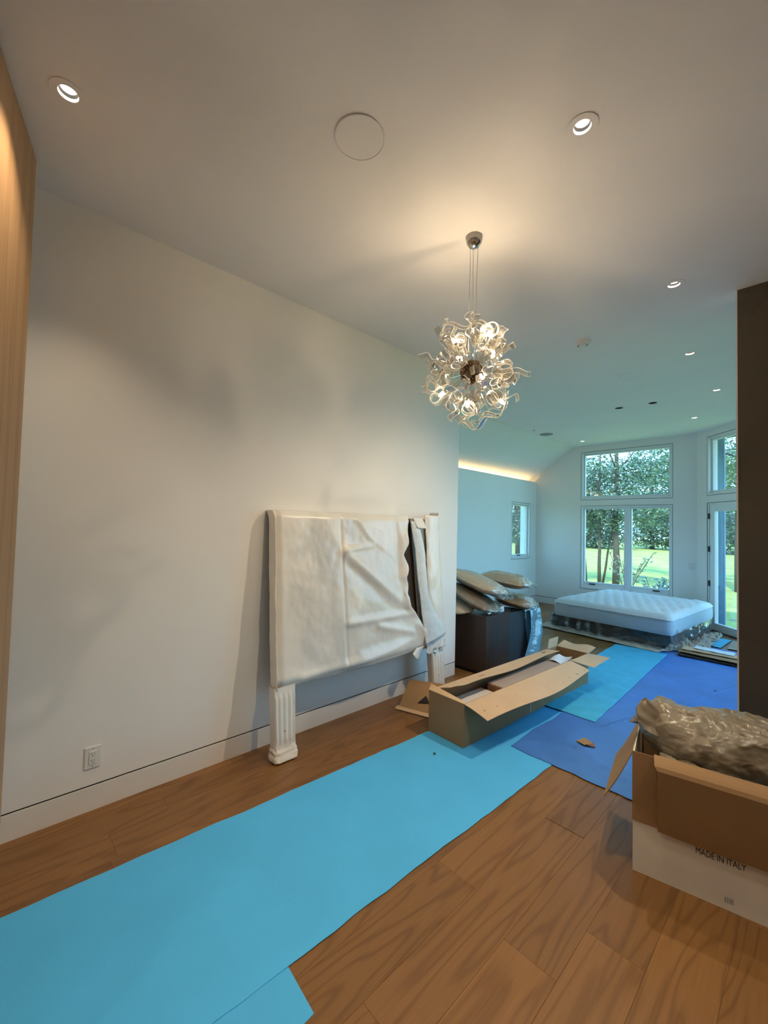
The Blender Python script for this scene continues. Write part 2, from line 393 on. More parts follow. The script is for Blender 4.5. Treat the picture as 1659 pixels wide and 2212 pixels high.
# back wall (far windows): plane from corner (-1.608,8.675) to (1.235,8.745)
BW = lframe((-1.608, 8.675), (2.843, .070))
def bs(x): return (x + 1.608) * 1.0003
ux0, ux1, uz0, uz1 = bs(-.672), bs(.888), 2.174, 3.147
lx0, lx1, lz0, lz1 = bs(-.672), bs(.888), .40, 2.061
w = MB()
E_ = bs(1.235)
for (a, b, c, d) in ((-.2, ux0, .138, 3.45), (ux1, E_ + .05, .138, 3.45), (ux0, ux1, .138, lz0), (ux0, ux1, lz1, uz0), (ux0, ux1, uz1, 3.45)):
    w.box((a, 0, c), (b, .16, d), BW)
w.box((-.2, .012, 0), (E_ + .05, .16, .1385), BW)
w.build('wall_back', M['wall'], kind='structure')
bb = MB().box((0, 0, 0), (E_, .012, .128), BW).build('baseboard_back', M['trim'], kind='structure')
MB().box((0, .008, .128), (E_, .0118, .138), BW).build('shadow_gap', M['gap'], bb)  # dark strip painting the shade of this groove too
# angled bay wall with the glass door
DW = lframe((1.235, 8.745), (1, -1))
dx0, dx1, dz1 = .229, 1.28, 2.068
vx0, vx1, vz0, vz1 = .217, 1.28, 2.185, 3.162
w = MB()
for (a, b, c, d) in ((0, vx0, 0, 3.45), (vx1, 1.95, 0, 3.45), (vx0, vx1, dz1, vz0), (vx0, vx1, vz1, 3.45)):
    w.box((a, 0, c), (b, .16, d), DW)
w.build('wall_bay', M['wall'], kind='structure')
# right side of the far room: window wall beyond the bay
SX = 2.61
w = MB()
for (a, b, c, d) in ((3.75, 4.0, 0, 3.5), (7.2, 7.5, 0, 3.5), (4.0, 7.2, 0, .25), (4.0, 7.2, 3.0, 3.5)):
    w.box((SX, a, c), (SX + .16, b, d))
w.build('wall_far_right', M['wall'], kind='structure')
# partition wall on the right and the rest of the near room
w = MB().box((2.312, 3.602, 0), (5.1, 3.75, 3.3)); w.build('wall_partition', M['dark'], kind='structure')
box('trim_1', (2.303, 3.600, 0), (2.312, 3.75, 3.199), M['trim'], kind='structure')
box('wall_right', (5.1, -2.1, 0), (5.25, 3.75, 3.3), M['wall'], kind='structure')
box('wall_front', (-.17, -2.25, 0), (5.25, -2.1, 3.3), M['wall'], kind='structure')
# ceiling with round openings for the recessed lights
LIGHTS = [(.690, .160), (2.032, 1.692), (2.030, 3.235), (1.867, 4.627), (1.862, 6.090), (1.420, 7.438), (-.437, 8.145)]
EXTRA = [(3.40, 3.0), (2.04, .16), (3.40, 1.50), (3.40, .05), (2.04, -1.37), (3.40, -1.37)]  # unseen: first explains the carton's shadow, the other five added for fill
UNLIT = [(.808, 6.146, .062), (1.196, 6.183, .062)]
RH = .033
def ceiling(name, lo, hi, holes, zf):
    bm = bmesh.new(); edges = []
    def loop(pts):
        vv = [bm.verts.new((x, y, 0)) for x, y in pts]
        for i in range(len(vv)): edges.append(bm.edges.new((vv[i], vv[(i + 1) % len(vv)])))
    loop([(lo[0], lo[1]), (hi[0], lo[1]), (hi[0], hi[1]), (lo[0], hi[1])])
    for (x, y, r) in holes:
        loop([(x + r * math.cos(2 * PI * k / 32), y + r * math.sin(2 * PI * k / 32)) for k in range(32)])
    bmesh.ops.triangle_fill(bm, use_beauty=True, use_dissolve=False, edges=edges)
    for v in bm.verts: v.co.z = zf(v.co.y)
    bmesh.ops.recalc_face_normals(bm, faces=bm.faces)
    V = [v.co.copy() for v in bm.verts]; bm.verts.index_update(); Fc = [tuple(v.index for v in f.verts) for f in bm.faces]; bm.free()
    m = MB(); m.add(V, Fc); return m.build(name, M['ceil'], kind='structure')
ceiling('ceiling', (-.17, -2.25), (5.25, 3.65), [(x, y, RH) for x, y in LIGHTS[:3] + EXTRA], lambda y: H)
ceiling('ceiling_far', (-.79, 3.5), (2.8, 8.95), [(x, y, RH) for x, y in LIGHTS[3:]] + [(x, y, .05) for x, y, r in UNLIT], cz)
MB().grid(lambda u, v: (lerp(-.79, -1.82, u), lerp(3.5, 8.95, v), cz(lerp(3.5, 8.95, v)) - u * 1.03 * .655), 2, 4).build('ceiling_slope', M['ceil'], kind='structure')
rf = MB().box((-2.3, -2.6, 3.52), (5.6, 3.8, 3.75)).box((-2.3, 3.8, 3.52), (3.15, 9.35, 3.75)); rf.box((-2.0, 3.4, 2.52), (-1.84, 9.0, 3.52)); rf.build('roof', M['roof'], kind='structure')
for k, (a, b) in enumerate((((-2.0, 9.0, 3.2), (2.9, 9.06, 3.52)), ((2.76, 3.75, 3.3), (2.9, 9.0, 3.52)))):
    box('trim_%d' % (k + 2), a, b, M['roof'], kind='structure')

# ------------------------------------------------------------------ windows and the door
def rect_frame(mb, fr, s0, s1, z0, z1, wl_, wr, wb_, wt, q0, q1):
    mb.box((s0, q0, z0), (s0 + wl_, q1, z1), fr); mb.box((s1 - wr, q0, z0), (s1, q1, z1), fr)
    mb.box((s0 + wl_, q0, z0), (s1 - wr, q1, z0 + wb_), fr); mb.box((s0 + wl_, q0, z1 - wt), (s1 - wr, q1, z1), fr); return mb
def window(name, fr, s0, s1, z0, z1, mull=None, handles=(), fw=.04, bot=.045, label=''):
    t = thing(name, fr((s0 + s1) / 2, 0, z0), kind='structure')
    rect_frame(MB(), fr, s0, s1, z0, z1, .007, .007, .007, .007, .006, .15).build('shadow_gap', M['gap'], t)  # dark ring paints the shade of the reveal round the frame
    rect_frame(MB(), fr, s0 + .007, s1 - .007, z0 + .007, z1 - .007, .03, .03, .03, .03, .0, .15).build('frame', M['frame'], t, bevel=.003)
    bays = [(s0 + .037, s1 - .037)] if mull is None else [(s0 + .037, mull - .035), (mull + .035, s1 - .037)]
    if mull is not None: MB().box((mull - .035, .02, z0 + .037), (mull + .035, .15, z1 - .037), fr).build('mullion', M['frame'], t, bevel=.003)
    for (a, b) in bays:
        sh = rect_frame(MB(), fr, a, b, z0 + .037, z1 - .037, .03, .03, bot, .03, .05, .11).build('sash', M['frame'], t, bevel=.003)
        MB().box((a + .028, .078, z0 + .037 + bot - .002), (b - .028, .084, z1 - .065), fr).build('pane', M['pane'], sh)
    for hs_ in handles:
        MB().box((hs_ - .055, .022, z0 + .037 + bot * .55), (hs_ + .055, .05, z0 + .037 + bot * .55 + .018), fr).build('handle', M['gap'], t, bevel=.004)
    return t
window('window_1', BW, ux0, ux1, uz0, uz1)
window('window_2', BW, lx0, lx1, lz0, lz1, bs(.168), (bs(-.46), bs(.63)), bot=.11)
window('window_3', FL, wy0, wy1, wz0, wz1, handles=(8.0,), bot=.06)
window('window_4', DW, vx0, vx1, vz0, vz1)
window('window_5', lambda s, q, z: Vector((SX + q, s, z)), 4.0, 7.2, .25, 3.0, 5.6)
d = thing('door_1', DW((dx0 + dx1) / 2, 0, 0), kind='structure')
MB().box((dx0, .006, 0), (dx0 + .008, .15, dz1), DW).box((dx1 - .008, .006, 0), (dx1, .15, dz1), DW).box((dx0 + .008, .006, dz1 - .008), (dx1 - .008, .15, dz1), DW).build('shadow_gap', M['gap'], d)  # dark strips paint the shade between door frame and wall
MB().box((dx0 + .008, 0, 0), (dx0 + .03, .15, dz1 - .008), DW).box((dx1 - .03, 0, 0), (dx1 - .008, .15, dz1 - .008), DW).box((dx0 + .03, 0, dz1 - .03), (dx1 - .03, .15, dz1 - .008), DW).build('frame', M['frame'], d, bevel=.002)
leaf = rect_frame(MB(), DW, dx0 + .036, dx1 - .036, .012, dz1 - .036, .10, .10, .12, .11, .01, .06).build('door_leaf', M['frame'], d, bevel=.003)
MB().box((dx0 + .134, .03, .13), (dx1 - .134, .04, dz1 - .144), DW).build('pane', M['pane'], leaf)
for hz in (.753, 1.309, 1.846):
    MB().box((dx0 + .024, -.012, hz - .045), (dx0 + .044, .010, hz + .045), DW).build('hinge', M['gap'], d, bevel=.004)
MB().box((dx0 + .0, -.012, .0), (dx1, .16, .011), DW).build('threshold', M['gap'], d)
MB().box((dx1 - .11, -.04, .98), (dx1 - .09, -.0, 1.02), DW).box((dx1 - .20, -.055, .99), (dx1 - .09, -.035, 1.01), DW).build('lever_handle', M['cable'], leaf, bevel=.003)
# exterior post just outside the door
box('trim_4', (1.50, 8.72, -.1), (1.60, 8.82, 3.3), M['siding'], kind='structure')
# switch plate
sw = thing('light_switch', (1.16, 8.743, .93), 'pale blank switch plate on the far wall beside the bay corner', 'switch')
MB().box((bs(1.115), -.006, .935), (bs(1.205), .0, 1.05), BW).build('plate', M['plastic'], sw, bevel=.002)
MB().box((bs(1.145), -.010, .965), (bs(1.175), -.006, 1.02), BW).build('rocker', M['plastic'], sw, bevel=.001)

# ------------------------------------------------------------------ ceiling fittings
def downlight(x, y, label, watts=30.0, aim=None, cone=1.3, col=(1.0, .80, .54)):
    z = cz(y)
    t = thing('downlight', (x, y, z), label, 'downlight', 'recessed ceiling downlights')
    MB().lathe([(RH, .0), (.060, -.0), (.0615, -.002), (.060, -.0035), (RH + .001, -.0035), (RH, 0)], (x, y, z), 32).build('trim_ring', M['ceil'], t, smooth=False)
    MB().lathe([(RH, .0), (RH - .001, .008)], (x, y, z), 32).build('reflector', M['plastic'], t, smooth=True)
    MB().lathe([(RH - .001, .008), (RH - .003, .014), (RH - .006, .020)], (x, y, z), 32).build('baffle', M['gap'], t, smooth=True)
    MB().lathe([(RH - .006, .020), (.0, .020)], (x, y, z), 32).build('lens', M['lens'], t)
    MB().lathe([(RH + .004, .0005), (RH + .004, .07), (.001, .07)], (x, y, z), 24).build('housing', M['gap'], t)
    ld = bpy.data.lights.new('spot', 'SPOT'); ld.energy = SPOT * watts; ld.color = col; ld.spot_size = cone; ld.spot_blend = 1.0; ld.shadow_soft_size = .02
    lo = bpy.data.objects.new('lamp_light', ld); link(lo); lo.parent = t; lo.location = (0, 0, -.006)
    if aim is not None: lo.rotation_euler = (Vector(aim) - Vector((x, y, z - .006))).to_track_quat('-Z', 'Y').to_euler()
    return t
LL = ['lit recessed downlight at the top left, nearest the oak panel', 'lit recessed downlight at the top right, above the chandelier',
      'lit recessed downlight above the edge of the dark partition wall', 'lit recessed downlight second along the right-hand row beside the partition',
      'lit recessed downlight third along the right-hand row beside the partition', 'lit recessed downlight farthest along the row, before the bay window',
      'small lit recessed downlight just above the far upper window']
LP = [(46, (.75, .3, 0), 1.75), (75, (.8, 1.8, .2), 1.75), (140, (.5, 2.6, .5), 1.7), (24, None, 1.3), (20, None, 1.2), (16, None, 1.0), (10, None, .9)]
for (x, y), lb, lp in zip(LIGHTS, LL, LP): downlight(x, y, lb, *lp)
for (x, y), lb in zip(EXTRA, ('recessed downlight in front of the dark partition, outside the view', 'added fill downlight above the camera, outside the view', 'added fill downlight to the right of the white carton, outside the view', 'added fill downlight right of the camera, outside the view', 'added fill downlight behind the camera, outside the view', 'added fill downlight behind the camera near the right wall, outside the view')): downlight(x, y, lb, 48, None, 1.7, (1.0, .87, .68))
for (x, y, r), lb in zip(UNLIT, ('unlit dark recessed fitting, left of the pair on the far ceiling', 'unlit recessed fitting, right of the pair on the far ceiling')):
    z = cz(y); t = thing('unlit_downlight', (x, y, z), lb, 'downlight', 'unlit recessed fittings')
    MB().lathe([(.05, 0), (r + .012, 0), (r + .013, -.004), (.051, -.006), (.05, 0)], (x, y, z), 32).build('trim_ring', M['ceil'], t)
    MB().lathe([(.05, 0), (.045, .05), (.001, .05)], (x, y, z), 32).build('baffle', M['gap'], t)
def disc(name, x, y, r, label, cat, mat, drop=.004):
    z = cz(y); t = thing(name, (x, y, z), label, cat)
    MB().lathe([(0.0005, -drop), (r * .94, -drop), (r * .95, -drop - .001), (r * .955, -drop - .001)], (x, y, z), 48).build('grille', mat, t)
    MB().lathe([(r, .0), (r, -drop - .001), (r * .965, -drop - .002), (r * .96, -drop + .002), (r * .96, 0)], (x, y, z), 48).build('ring', M['ceil'] if mat is not M['grille'] else M['grille'], t)
    return t
disc('ceiling_speaker', 1.349, 1.082, .107, 'large flush white ceiling speaker disc left of the chandelier', 'speaker', M['ceil'])
disc('ceiling_speaker', 1.296, 4.902, .10, 'flush white ceiling speaker disc beyond the smoke detector', 'speaker', M['ceil'])
disc('ceiling_speaker', -.654, 7.099, .11, 'grey round ceiling speaker grille at the start of the sloped ceiling', 'speaker', M['grille'])
sp = thing('ceiling_sensor', (-.653, 6.648, cz(6.648)), 'tiny dark round ceiling fitting beside the grey speaker grille', 'sensor')
MB().lathe([(.0005, -.012), (.02, -.012), (.028, -.008), (.03, 0)], (-.653, 6.648, cz(6.648)), 20).build('body', M['ceil'], sp)
MB().lathe([(.0005, -.0135), (.018, -.0125)], (-.653, 6.648, cz(6.648)), 20).build('eye', M['black'], sp)
z = cz(3.69); sd = thing('smoke_detector', (1.27, 3.69, z), 'round white smoke detector hanging from the ceiling', 'smoke detector')
MB().lathe([(.058, 0), (.058, -.012), (.052, -.014)], (1.27, 3.69, z), 32).build('base', M['plastic'], sd)
MB().lathe([(.052, -.014), (.052, -.026), (.044, -.036), (.040, -.037)], (1.27, 3.69, z), 32).build('body', M['plastic'], sd, smooth=True)
MB().lathe([(.040, -.037), (.036, -.034), (.034, -.034)], (1.27, 3.69, z), 32).build('vent', M['gap'], sd)
MB().lathe([(.034, -.034), (.033, -.040), (.02, -.042), (.0005, -.042)], (1.27, 3.69, z), 32).build('cap', M['plastic'], sd)

# ------------------------------------------------------------------ chandelier
CC = Vector((1.348, 1.931, 2.425))
ch = thing('chandelier', (CC.x, CC.y, CC.z), 'round chandelier of curled clear glass ribbons with glowing bulbs', 'chandelier')
MB().lathe([(.046, 3.2), (.0455, 3.192), (.042, 3.168), (.030, 3.146), (.014, 3.135), (.0005, 3.132)], (CC.x, CC.y, 0), 32).build('canopy', M['chrome'], ch, smooth=True)
VIEWR = Vector((.82, .57, 0))
for k, (a, b) in enumerate(((-.020, -.024), (-.006, .010), (.022, .015))):
    p0 = CC + VIEWR * a + Vector((0, 0, .72)); p1 = CC + VIEWR * b * .9 + Vector((0, 0, .06))
    MB().tube([lerp(p0, p1, i / 8) + VIEWR * (.0015 * math.sin(i * 1.3 + k)) for i in range(9)], .0014, 6).build('cable', M['cable'], ch)
r0 = random.Random(5)
core = MB()
for i in range(240):
    zz = 1 - 2 * (i + .5) / 240; a = i * 2.39996; q = math.sqrt(1 - zz * zz); dd = Vector((q * math.cos(a), q * math.sin(a), zz))
    c = CC + dd * .058; s = .0085
    e1 = dd.orthogonal().normalized() * s; e2 = dd.cross(e1.normalized()) * s
    core.add([c + e1, c + e2, c - e1, c - e2, c + dd * .012, c - dd * .02], [(0, 1, 4), (1, 2, 4), (2, 3, 4), (3, 0, 4), (1, 0, 5), (2, 1, 5), (3, 2, 5), (0, 3, 5)])
core.lathe([(.0005, -.052), (.03, -.044), (.05, -.02), (.053, 0), (.05, .02), (.03, .044), (.0005, .052)], CC, 20)
core.build('core', M['bronze'], ch)
BUL = [(-.083, -.058, .172, .02, 0), (-.063, -.044, .123, -.10, 0), (.075, .052, .194, .03, 1), (.093, .064, .145, -.09, 0), (.044, .031, -.083, .14, 0), (-.132, -.092, -.125, .03, 0), (-.015, -.010, -.196, .06, 0), (.134, .093, -.160, -.03, 0)]
TOWARD = Vector((.57, -.82, 0))
bulbs = []
for (x, y, zz, dep, hot) in BUL:
    p = CC + Vector((x, y, zz)) + TOWARD * dep; dd = (p - CC).normalized(); bulbs.append(p)
    st = MB().tube([CC + dd * .05, p - dd * .02], .003, 6); st.lathe([(.003, -.028), (.009, -.026), (.009, -.012), (.006, -.010)], p, 12, dd)
    a = st.build('lamp_arm', M['chrome'], ch)
    MB().lathe([(.0005, -.014), (.007, -.012), (.0085, 0), (.008, .012), (.005, .020), (.0005, .023)], p, 12, dd).build('bulb', M['bulb_hot'] if hot else M['bulb'], a, smooth=True)
NR = 86
stems = MB()
for i in range(NR):
    zz = 1 - 2 * (i + .5) / NR; a = i * 2.39996 + .4; q = math.sqrt(1 - zz * zz)
    dd = (Vector((q * math.cos(a), q * math.sin(a), zz)) + Vector((r0.uniform(-.12, .12), r0.uniform(-.12, .12), r0.uniform(-.12, .12)))).normalized()
    side = dd.orthogonal().normalized(); side.rotate(Matrix.Rotation(r0.uniform(0, 2 * PI), 3, dd)); bn = dd.cross(side).normalized()
    kind = r0.random(); sR = r0.uniform(.125, .17); pts = []; n = 34
    ph = r0.uniform(0, 2 * PI)
    if kind < .34:       # wavy ribbon running outward
        L_ = r0.uniform(.13, .185); A = r0.uniform(.018, .03); kk = r0.uniform(1.2, 1.9); tw = r0.uniform(-.5, .5)
        for k in range(n):
            t = k / (n - 1); pts.append(dd * (sR + L_ * t) + side * (A * math.sin(2 * PI * kk * t + ph) + tw * .07 * t) + bn * (.03 * tw * t))
    elif kind < .8:      # ribbon ending in an open loop
        R_ = r0.uniform(.026, .040); turns = r0.uniform(.9, 1.5); L_ = r0.uniform(.04, .09)
        for k in range(n):
            t = k / (n - 1)
            if t < .35: pts.append(dd * (sR + L_ * t / .35) + side * .006 * math.sin(t * 9))
            else:
                b_ = (t - .35) / .65 * turns * 2 * PI
                pts.append(dd * (sR + L_ + R_ * math.sin(b_)) + side * (R_ * (1 - math.cos(b_))) + bn * (.028 * b_ / (2 * PI)))
    else:                # ribbon lying across the ball's surface
        A = r0.uniform(.10, .15); Rr = r0.uniform(.25, .30)
        for k in range(n):
            t = k / (n - 1) - .5; th = t * A / Rr * 2.0
            pts.append(dd * (Rr * math.cos(th) + .022 * math.sin(2 * PI * 1.6 * (t + .5) + ph)) + side * (Rr * math.sin(th)))
    wv = r0.uniform(.013, .0185); th_ = .0020; mb = MB(); V = []
    for k in range(n):
        p = CC + pts[k]; tg = (pts[min(k + 1, n - 1)] - pts[max(k - 1, 0)]).normalized()
        bb_ = (bn - tg * bn.dot(tg)).normalized(); nn = tg.cross(bb_)
        V += [p + bb_ * wv + nn * th_, p + bb_ * wv - nn * th_, p - bb_ * wv - nn * th_, p - bb_ * wv + nn * th_]
    Fc = [(0, 1, 2, 3), tuple(4 * (n - 1) + j for j in (3, 2, 1, 0))]
    for k in range(n - 1):
        for j in range(4): Fc.append((4 * k + j, 4 * k + 4 + j, 4 * k + 4 + (j + 1) % 4, 4 * k + (j + 1) % 4))
    mb.add(V, Fc); rb_ = mb.build('glass_ribbon', M['glassrib'], ch, smooth=False)
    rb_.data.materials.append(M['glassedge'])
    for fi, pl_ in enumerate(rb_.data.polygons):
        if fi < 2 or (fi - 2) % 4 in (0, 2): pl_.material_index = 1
    stems.tube([CC + dd * .05, CC + pts[0 if kind < .8 else n // 2]], .0012, 5)
stems.build('stem_cluster', M['chrome'], ch, kind='stuff')

# ------------------------------------------------------------------ oak panel at the left edge
OP = lframe((.22, .097), (.968, -.252))
MB().box((0, -.045, 0), (1.25, 0, 3.192), OP).build('oak_panel', M['oakpanel'], bevel=.002, label='tall oak panel standing floor to ceiling at the left edge of the view', cat='panel')

# ------------------------------------------------------------------ outlet
ot = thing('power_outlet', (0, .46, .226), 'white duplex power outlet low on the left wall', 'outlet')
MB().box((0, .423, .226), (.006, .497, .340), ).build('plate', M['plastic'], ot, bevel=.003)
rc = MB().box((.006, .443, .249), (.009, .477, .317)).build('receptacle', M['plastic'], ot, bevel=.001)
for zz in (.300, .266):
    MB().box((.009, .4525, zz - .002), (.0094, .4548, zz + .007)).box((.009, .4655, zz - .001), (.0094, .4678, zz + .006)).build('slots', M['black'], rc)
    MB().lathe([(.0005, .0005), (.0026, .0004)], (.009, .460, zz - .008), 10, (1, 0, 0)).build('ground_hole', M['black'], rc)
for zz in (.329, .237): MB().lathe([(.0005, .001), (.003, .0004)], (.0062, .46, zz), 10, (1, 0, 0)).build('screw', M['cable'], ot)

# ------------------------------------------------------------------ floor coverings
def sheet(name, quad, mat, z0, label, cat, nu=40, nv=40, wr=.003, sc_=5.0, th=.0012, edge=.0, group='protective floor coverings', fold=()):
    """quad: 4 floor corners (x,y) in order; gentle ripples"""
    (ax, ay), (bx, by), (cx, cy_), (dx_, dy) = quad
    def fn(u, v):
        x = lerp(lerp(ax, bx, u), lerp(dx_, cx, u), v); y = lerp(lerp(ay, by, u), lerp(dy, cy_, u), v)
        e = edge * fbm(x * 4, y * 4, 3) * (1 if min(u, v, 1 - u, 1 - v) < .01 else 0)
        h = wr * (.5 + .5 * fbm(x * sc_, y * sc_, z0 * 97)) * sst(0, .02, min(u, v, 1 - u, 1 - v) + .004)
        for (p, q, w_, a_) in fold: h += a_ * ridge(x, y, p, q, w_)
        return (x + e, y + e, z0 + th + max(0, h))
    return MB().slab(fn, nu, nv, th).build(name, mat, smooth=False, label=label, cat=cat, group=group)
sheet('paper_runner', ((1.05, -.75), (1.66, -.75), (1.57, .815), (.95, .86)), M['cyan'], .0006, 'cyan paper strip in the foreground, mostly tucked under the long runner', 'floor paper', wr=.0006)
sheet('paper_runner', ((.44, -.9), (1.335, -.9), (1.45, 2.735), (.635, 2.80)), M['cyan'], .0030, 'long cyan paper runner along the left wall, from the foreground to the carton', 'floor paper', 30, 110, wr=.0016, sc_=4, edge=.008)
sheet('paper_runner', ((.634, 2.79), (1.45, 2.725), (1.47, 3.9), (.67, 3.9)), M['cyan'], .0012, 'cyan paper piece under the long open carton', 'floor paper', wr=.0010)
sheet('floor_film', ((1.145, 2.775), (2.62, 2.735), (2.60, 7.28), (1.19, 7.20)), M['blue'], .0056, 'wide royal-blue film sheet spread over the middle of the floor', 'floor film', 60, 90, wr=.006, sc_=3.2, edge=.02,
      fold=(((1.25, 3.15), (1.9, 3.05), .012, .010), ((1.5, 3.6), (2.2, 6.0), .012, .008), ((1.16, 2.95), (1.45, 3.02), .010, .010), ((1.5, 3.1), (1.85, 2.95), .014, .010)))
sheet('paper_runner', ((.78, 3.62), (1.42, 3.62), (1.33, 6.32), (.73, 6.32)), M['teal'], .0130, 'crinkled teal paper runner beyond the carton, reaching toward the bed', 'floor paper', 40, 90, wr=.004, sc_=7, edge=.006)
sheet('paper_runner', ((1.60, 7.30), (1.735, 7.27), (1.775, 7.93), (1.61, 7.93)), M['teal'], .0130, 'small bright blue paper piece in front of the glass door', 'floor paper', 12, 20, wr=.002)
sheet('brown_paper', ((1.80, 7.30), (2.3, 7.28), (2.2, 7.80), (1.79, 7.92)), M['brownpaper'], .0130, 'flat tan paper on the floor beside the door, next to the partition edge', 'floor paper', 14, 14, wr=.004)

# ------------------------------------------------------------------ wrapped headboard
def hbx(z): return .26 - .14 * z / 1.6          # front plane
HY0, HY1, HZ0, HZ1 = 1.425, 3.15, .455, 1.645
hb = thing('headboard', (.15, 2.25, 0), 'headboard wrapped in white foam and film, leaning on the left wall, torn at right', 'headboard')
def lean(x, y, z): return (hbx(z) - .035 - x, y, z)
MB().box((0, HY0 + .02, HZ0 + .03), (.055, HY1 - .02, HZ1 - .02), lean).build('upholstered_core', M['uphol'], hb, bevel=.01)
def tear(z):   # y of the torn right edge of the main wrap
    pts = ((.40, 2.93), (.52, 2.93), (.64, 2.90), (.76, 2.81), (.86, 2.715), (.95, 2.70), (1.05, 2.70), (1.11, 2.672), (1.20, 2.690), (1.30, 2.662), (1.42, 2.705), (1.52, 2.72), (1.66, 2.754))
    for (a, b), (c, d_) in zip(pts, pts[1:]):
        if z <= c: return lerp(b, d_, max(0, (z - a) / (c - a)))
    return pts[-1][1]
def wrapdisp(y, z):
    d_ = .006 * fbm(y * 3, z * 3, 1.7) + .0025 * fbm(y * 11, z * 9, 4)
    d_ -= .010 * ridge(y, z, (1.985, 1.60), (2.02, .45), .010) * 1.2                 # vertical seam
    d_ += .022 * ridge(y, z, (2.02, 1.34), (2.62, .90), .040)                        # long diagonal fold
    d_ -= .012 * ridge(y, z, (2.06, 1.24), (2.60, .80), .05)
    d_ += .018 * ridge(y, z, (2.03, .80), (2.85, .79), .028)
    d_ += .016 * ridge(y, z, (2.35, .74), (2.75, .63), .03)
    d_ += .014 * ridge(y, z, (2.04, 1.36), (2.32, 1.39), .022)
    for k in range(5): d_ += .008 * ridge(y, z, (2.14 + .03 * k, 1.60 - .035 * k), (2.45 + .02 * k, 1.50 - .05 * k), .016)
    d_ += .010 * ridge(y, z, (2.62, 1.62), (2.68, 1.0), .03)
    d_ += .012 * ridge(y, z, (1.62, .49), (2.2, .52), .03) + .012 * ridge(y, z, (2.0, .50), (2.75, .56), .03)
    d_ += .014 * sst(.62, .50, z) * (.5 + .5 * math.sin(y * 6))
    return d_
def wrapfn(u, v):
    """v: bottom-under edge, front, over the top edge;  u: left side round to the tear"""
    tv = v * 1.24 - .10
    z = lerp(HZ0, HZ1, min(1, max(0, tv)))
    over = max(0, tv - 1) + max(0, -tv)          # past the edge: wraps backwards
    yl = HY0; yr = tear(z)
    if u < .12: side = (.12 - u) / .12; y = yl - .003
    else: side = 0; y = lerp(yl, yr, (u - .12) / .88)
    edge_l = sst(0, .05, y - yl); edge_t = sst(0, .05, HZ1 - z); edge_b = sst(0, .06, z - HZ0)
    back = side * .085 + over * .62 + .028 * (1 - edge_l) * (side == 0) + .022 * (1 - edge_t) + .022 * (1 - edge_b) * (side == 0)
    dsp = wrapdisp(y, z) * (0 if side > .5 else 1) * (1 if over == 0 else .3)
    yy = y + (.014 * fbm(z * 9, 2.2) * (u > .97)) + (.006 * fbm(z * 5, back * 8, 5) if side else 0)
    curl = .020 * sst(.93, 1.0, u) * (1 + .6 * math.sin(z * 23))
    return (max(.008, hbx(z) - back + dsp + curl), yy, z + .006 * fbm(y * 4, 7) * (over > 0) - .012 * sst(.3, 0, tv) * math.sin((y - HY0) * 2.1))
MB().slab(wrapfn, 130, 110, -.003).build('foam_wrap', M['foamwrap'], hb, smooth=True)
# right-hand part: side wrap, grey film, hanging torn strip
def rside(u, v):
    z = lerp(HZ0 - .02, HZ1 + .02, v); t = u
    y = 2.985 + .19 * sst(0, .62, t) + .03 * (1 - v) + .012 * fbm(z * 4, t * 3, 2) - .05 * (1 - t) * (1 - v)
    x = hbx(z) + .022 * math.sin(PI * min(1, t * 1.5)) - .10 * sst(.62, 1, t) + .006 * fbm(z * 7, t * 6, 9)
    return (max(.01, x), y, z + .03 * (t > .5) * (v > .97))
MB().slab(rside, 24, 60, .0025).build('foam_side', M['foamwrap'], hb, smooth=True)
MB().slab(lambda u, v: (hbx(lerp(.62, 1.62, v)) - .026 + .008 * math.sin(u * 7 + v * 3), lerp(2.80, 3.06, u) + .05 * (1 - v), lerp(.62, 1.62, v)), 14, 40, .001).build('grey_film', M['greyfilm'], hb, smooth=True)
def strip(u, v):
    z = lerp(1.60, .50, v)
    yl = lerp(2.775, 2.815, sst(0, .3, v)) + .12 * max(0, v - .35) ** 1.3
    wd = .105 + .015 * math.sin(v * 5) + .19 * sst(.55, 1.0, v)
    y = yl + wd * u; zz = z + .065 * u * sst(.7, 1, v)
    x = hbx(zz) + .010 + .018 * math.sin(u * 2.6) + .02 * v + .008 * fbm(y * 5, z * 6, 3)
    return (x, y, zz)
MB().slab(strip, 16, 60, .002).build('torn_strip', M['foamblue'], hb, smooth=True, label='bluish white torn strip of foam hanging down')
MB().slab(lambda u, v: (hbx(1.6) + .012 + .03 * v, lerp(2.80, 2.93, u) + .03 * v, 1.632 - (.09 * v) * (1 - .5 * u) - .05 * v * u), 8, 8, .002).build('torn_tab', M['foamwrap'], hb, smooth=True)
MB().slab(lambda u, v: (hbx(.49 - .1 * v) + .01 + .008 * math.sin(u * 5), lerp(2.74, 2.86, u) + .04 * (1 - v) - .02 * v, .49 - .10 * v * (.4 + .6 * math.sin(PI * u))), 8, 8, .002).build('loose_tab', M['foamwrap'], hb, smooth=True)
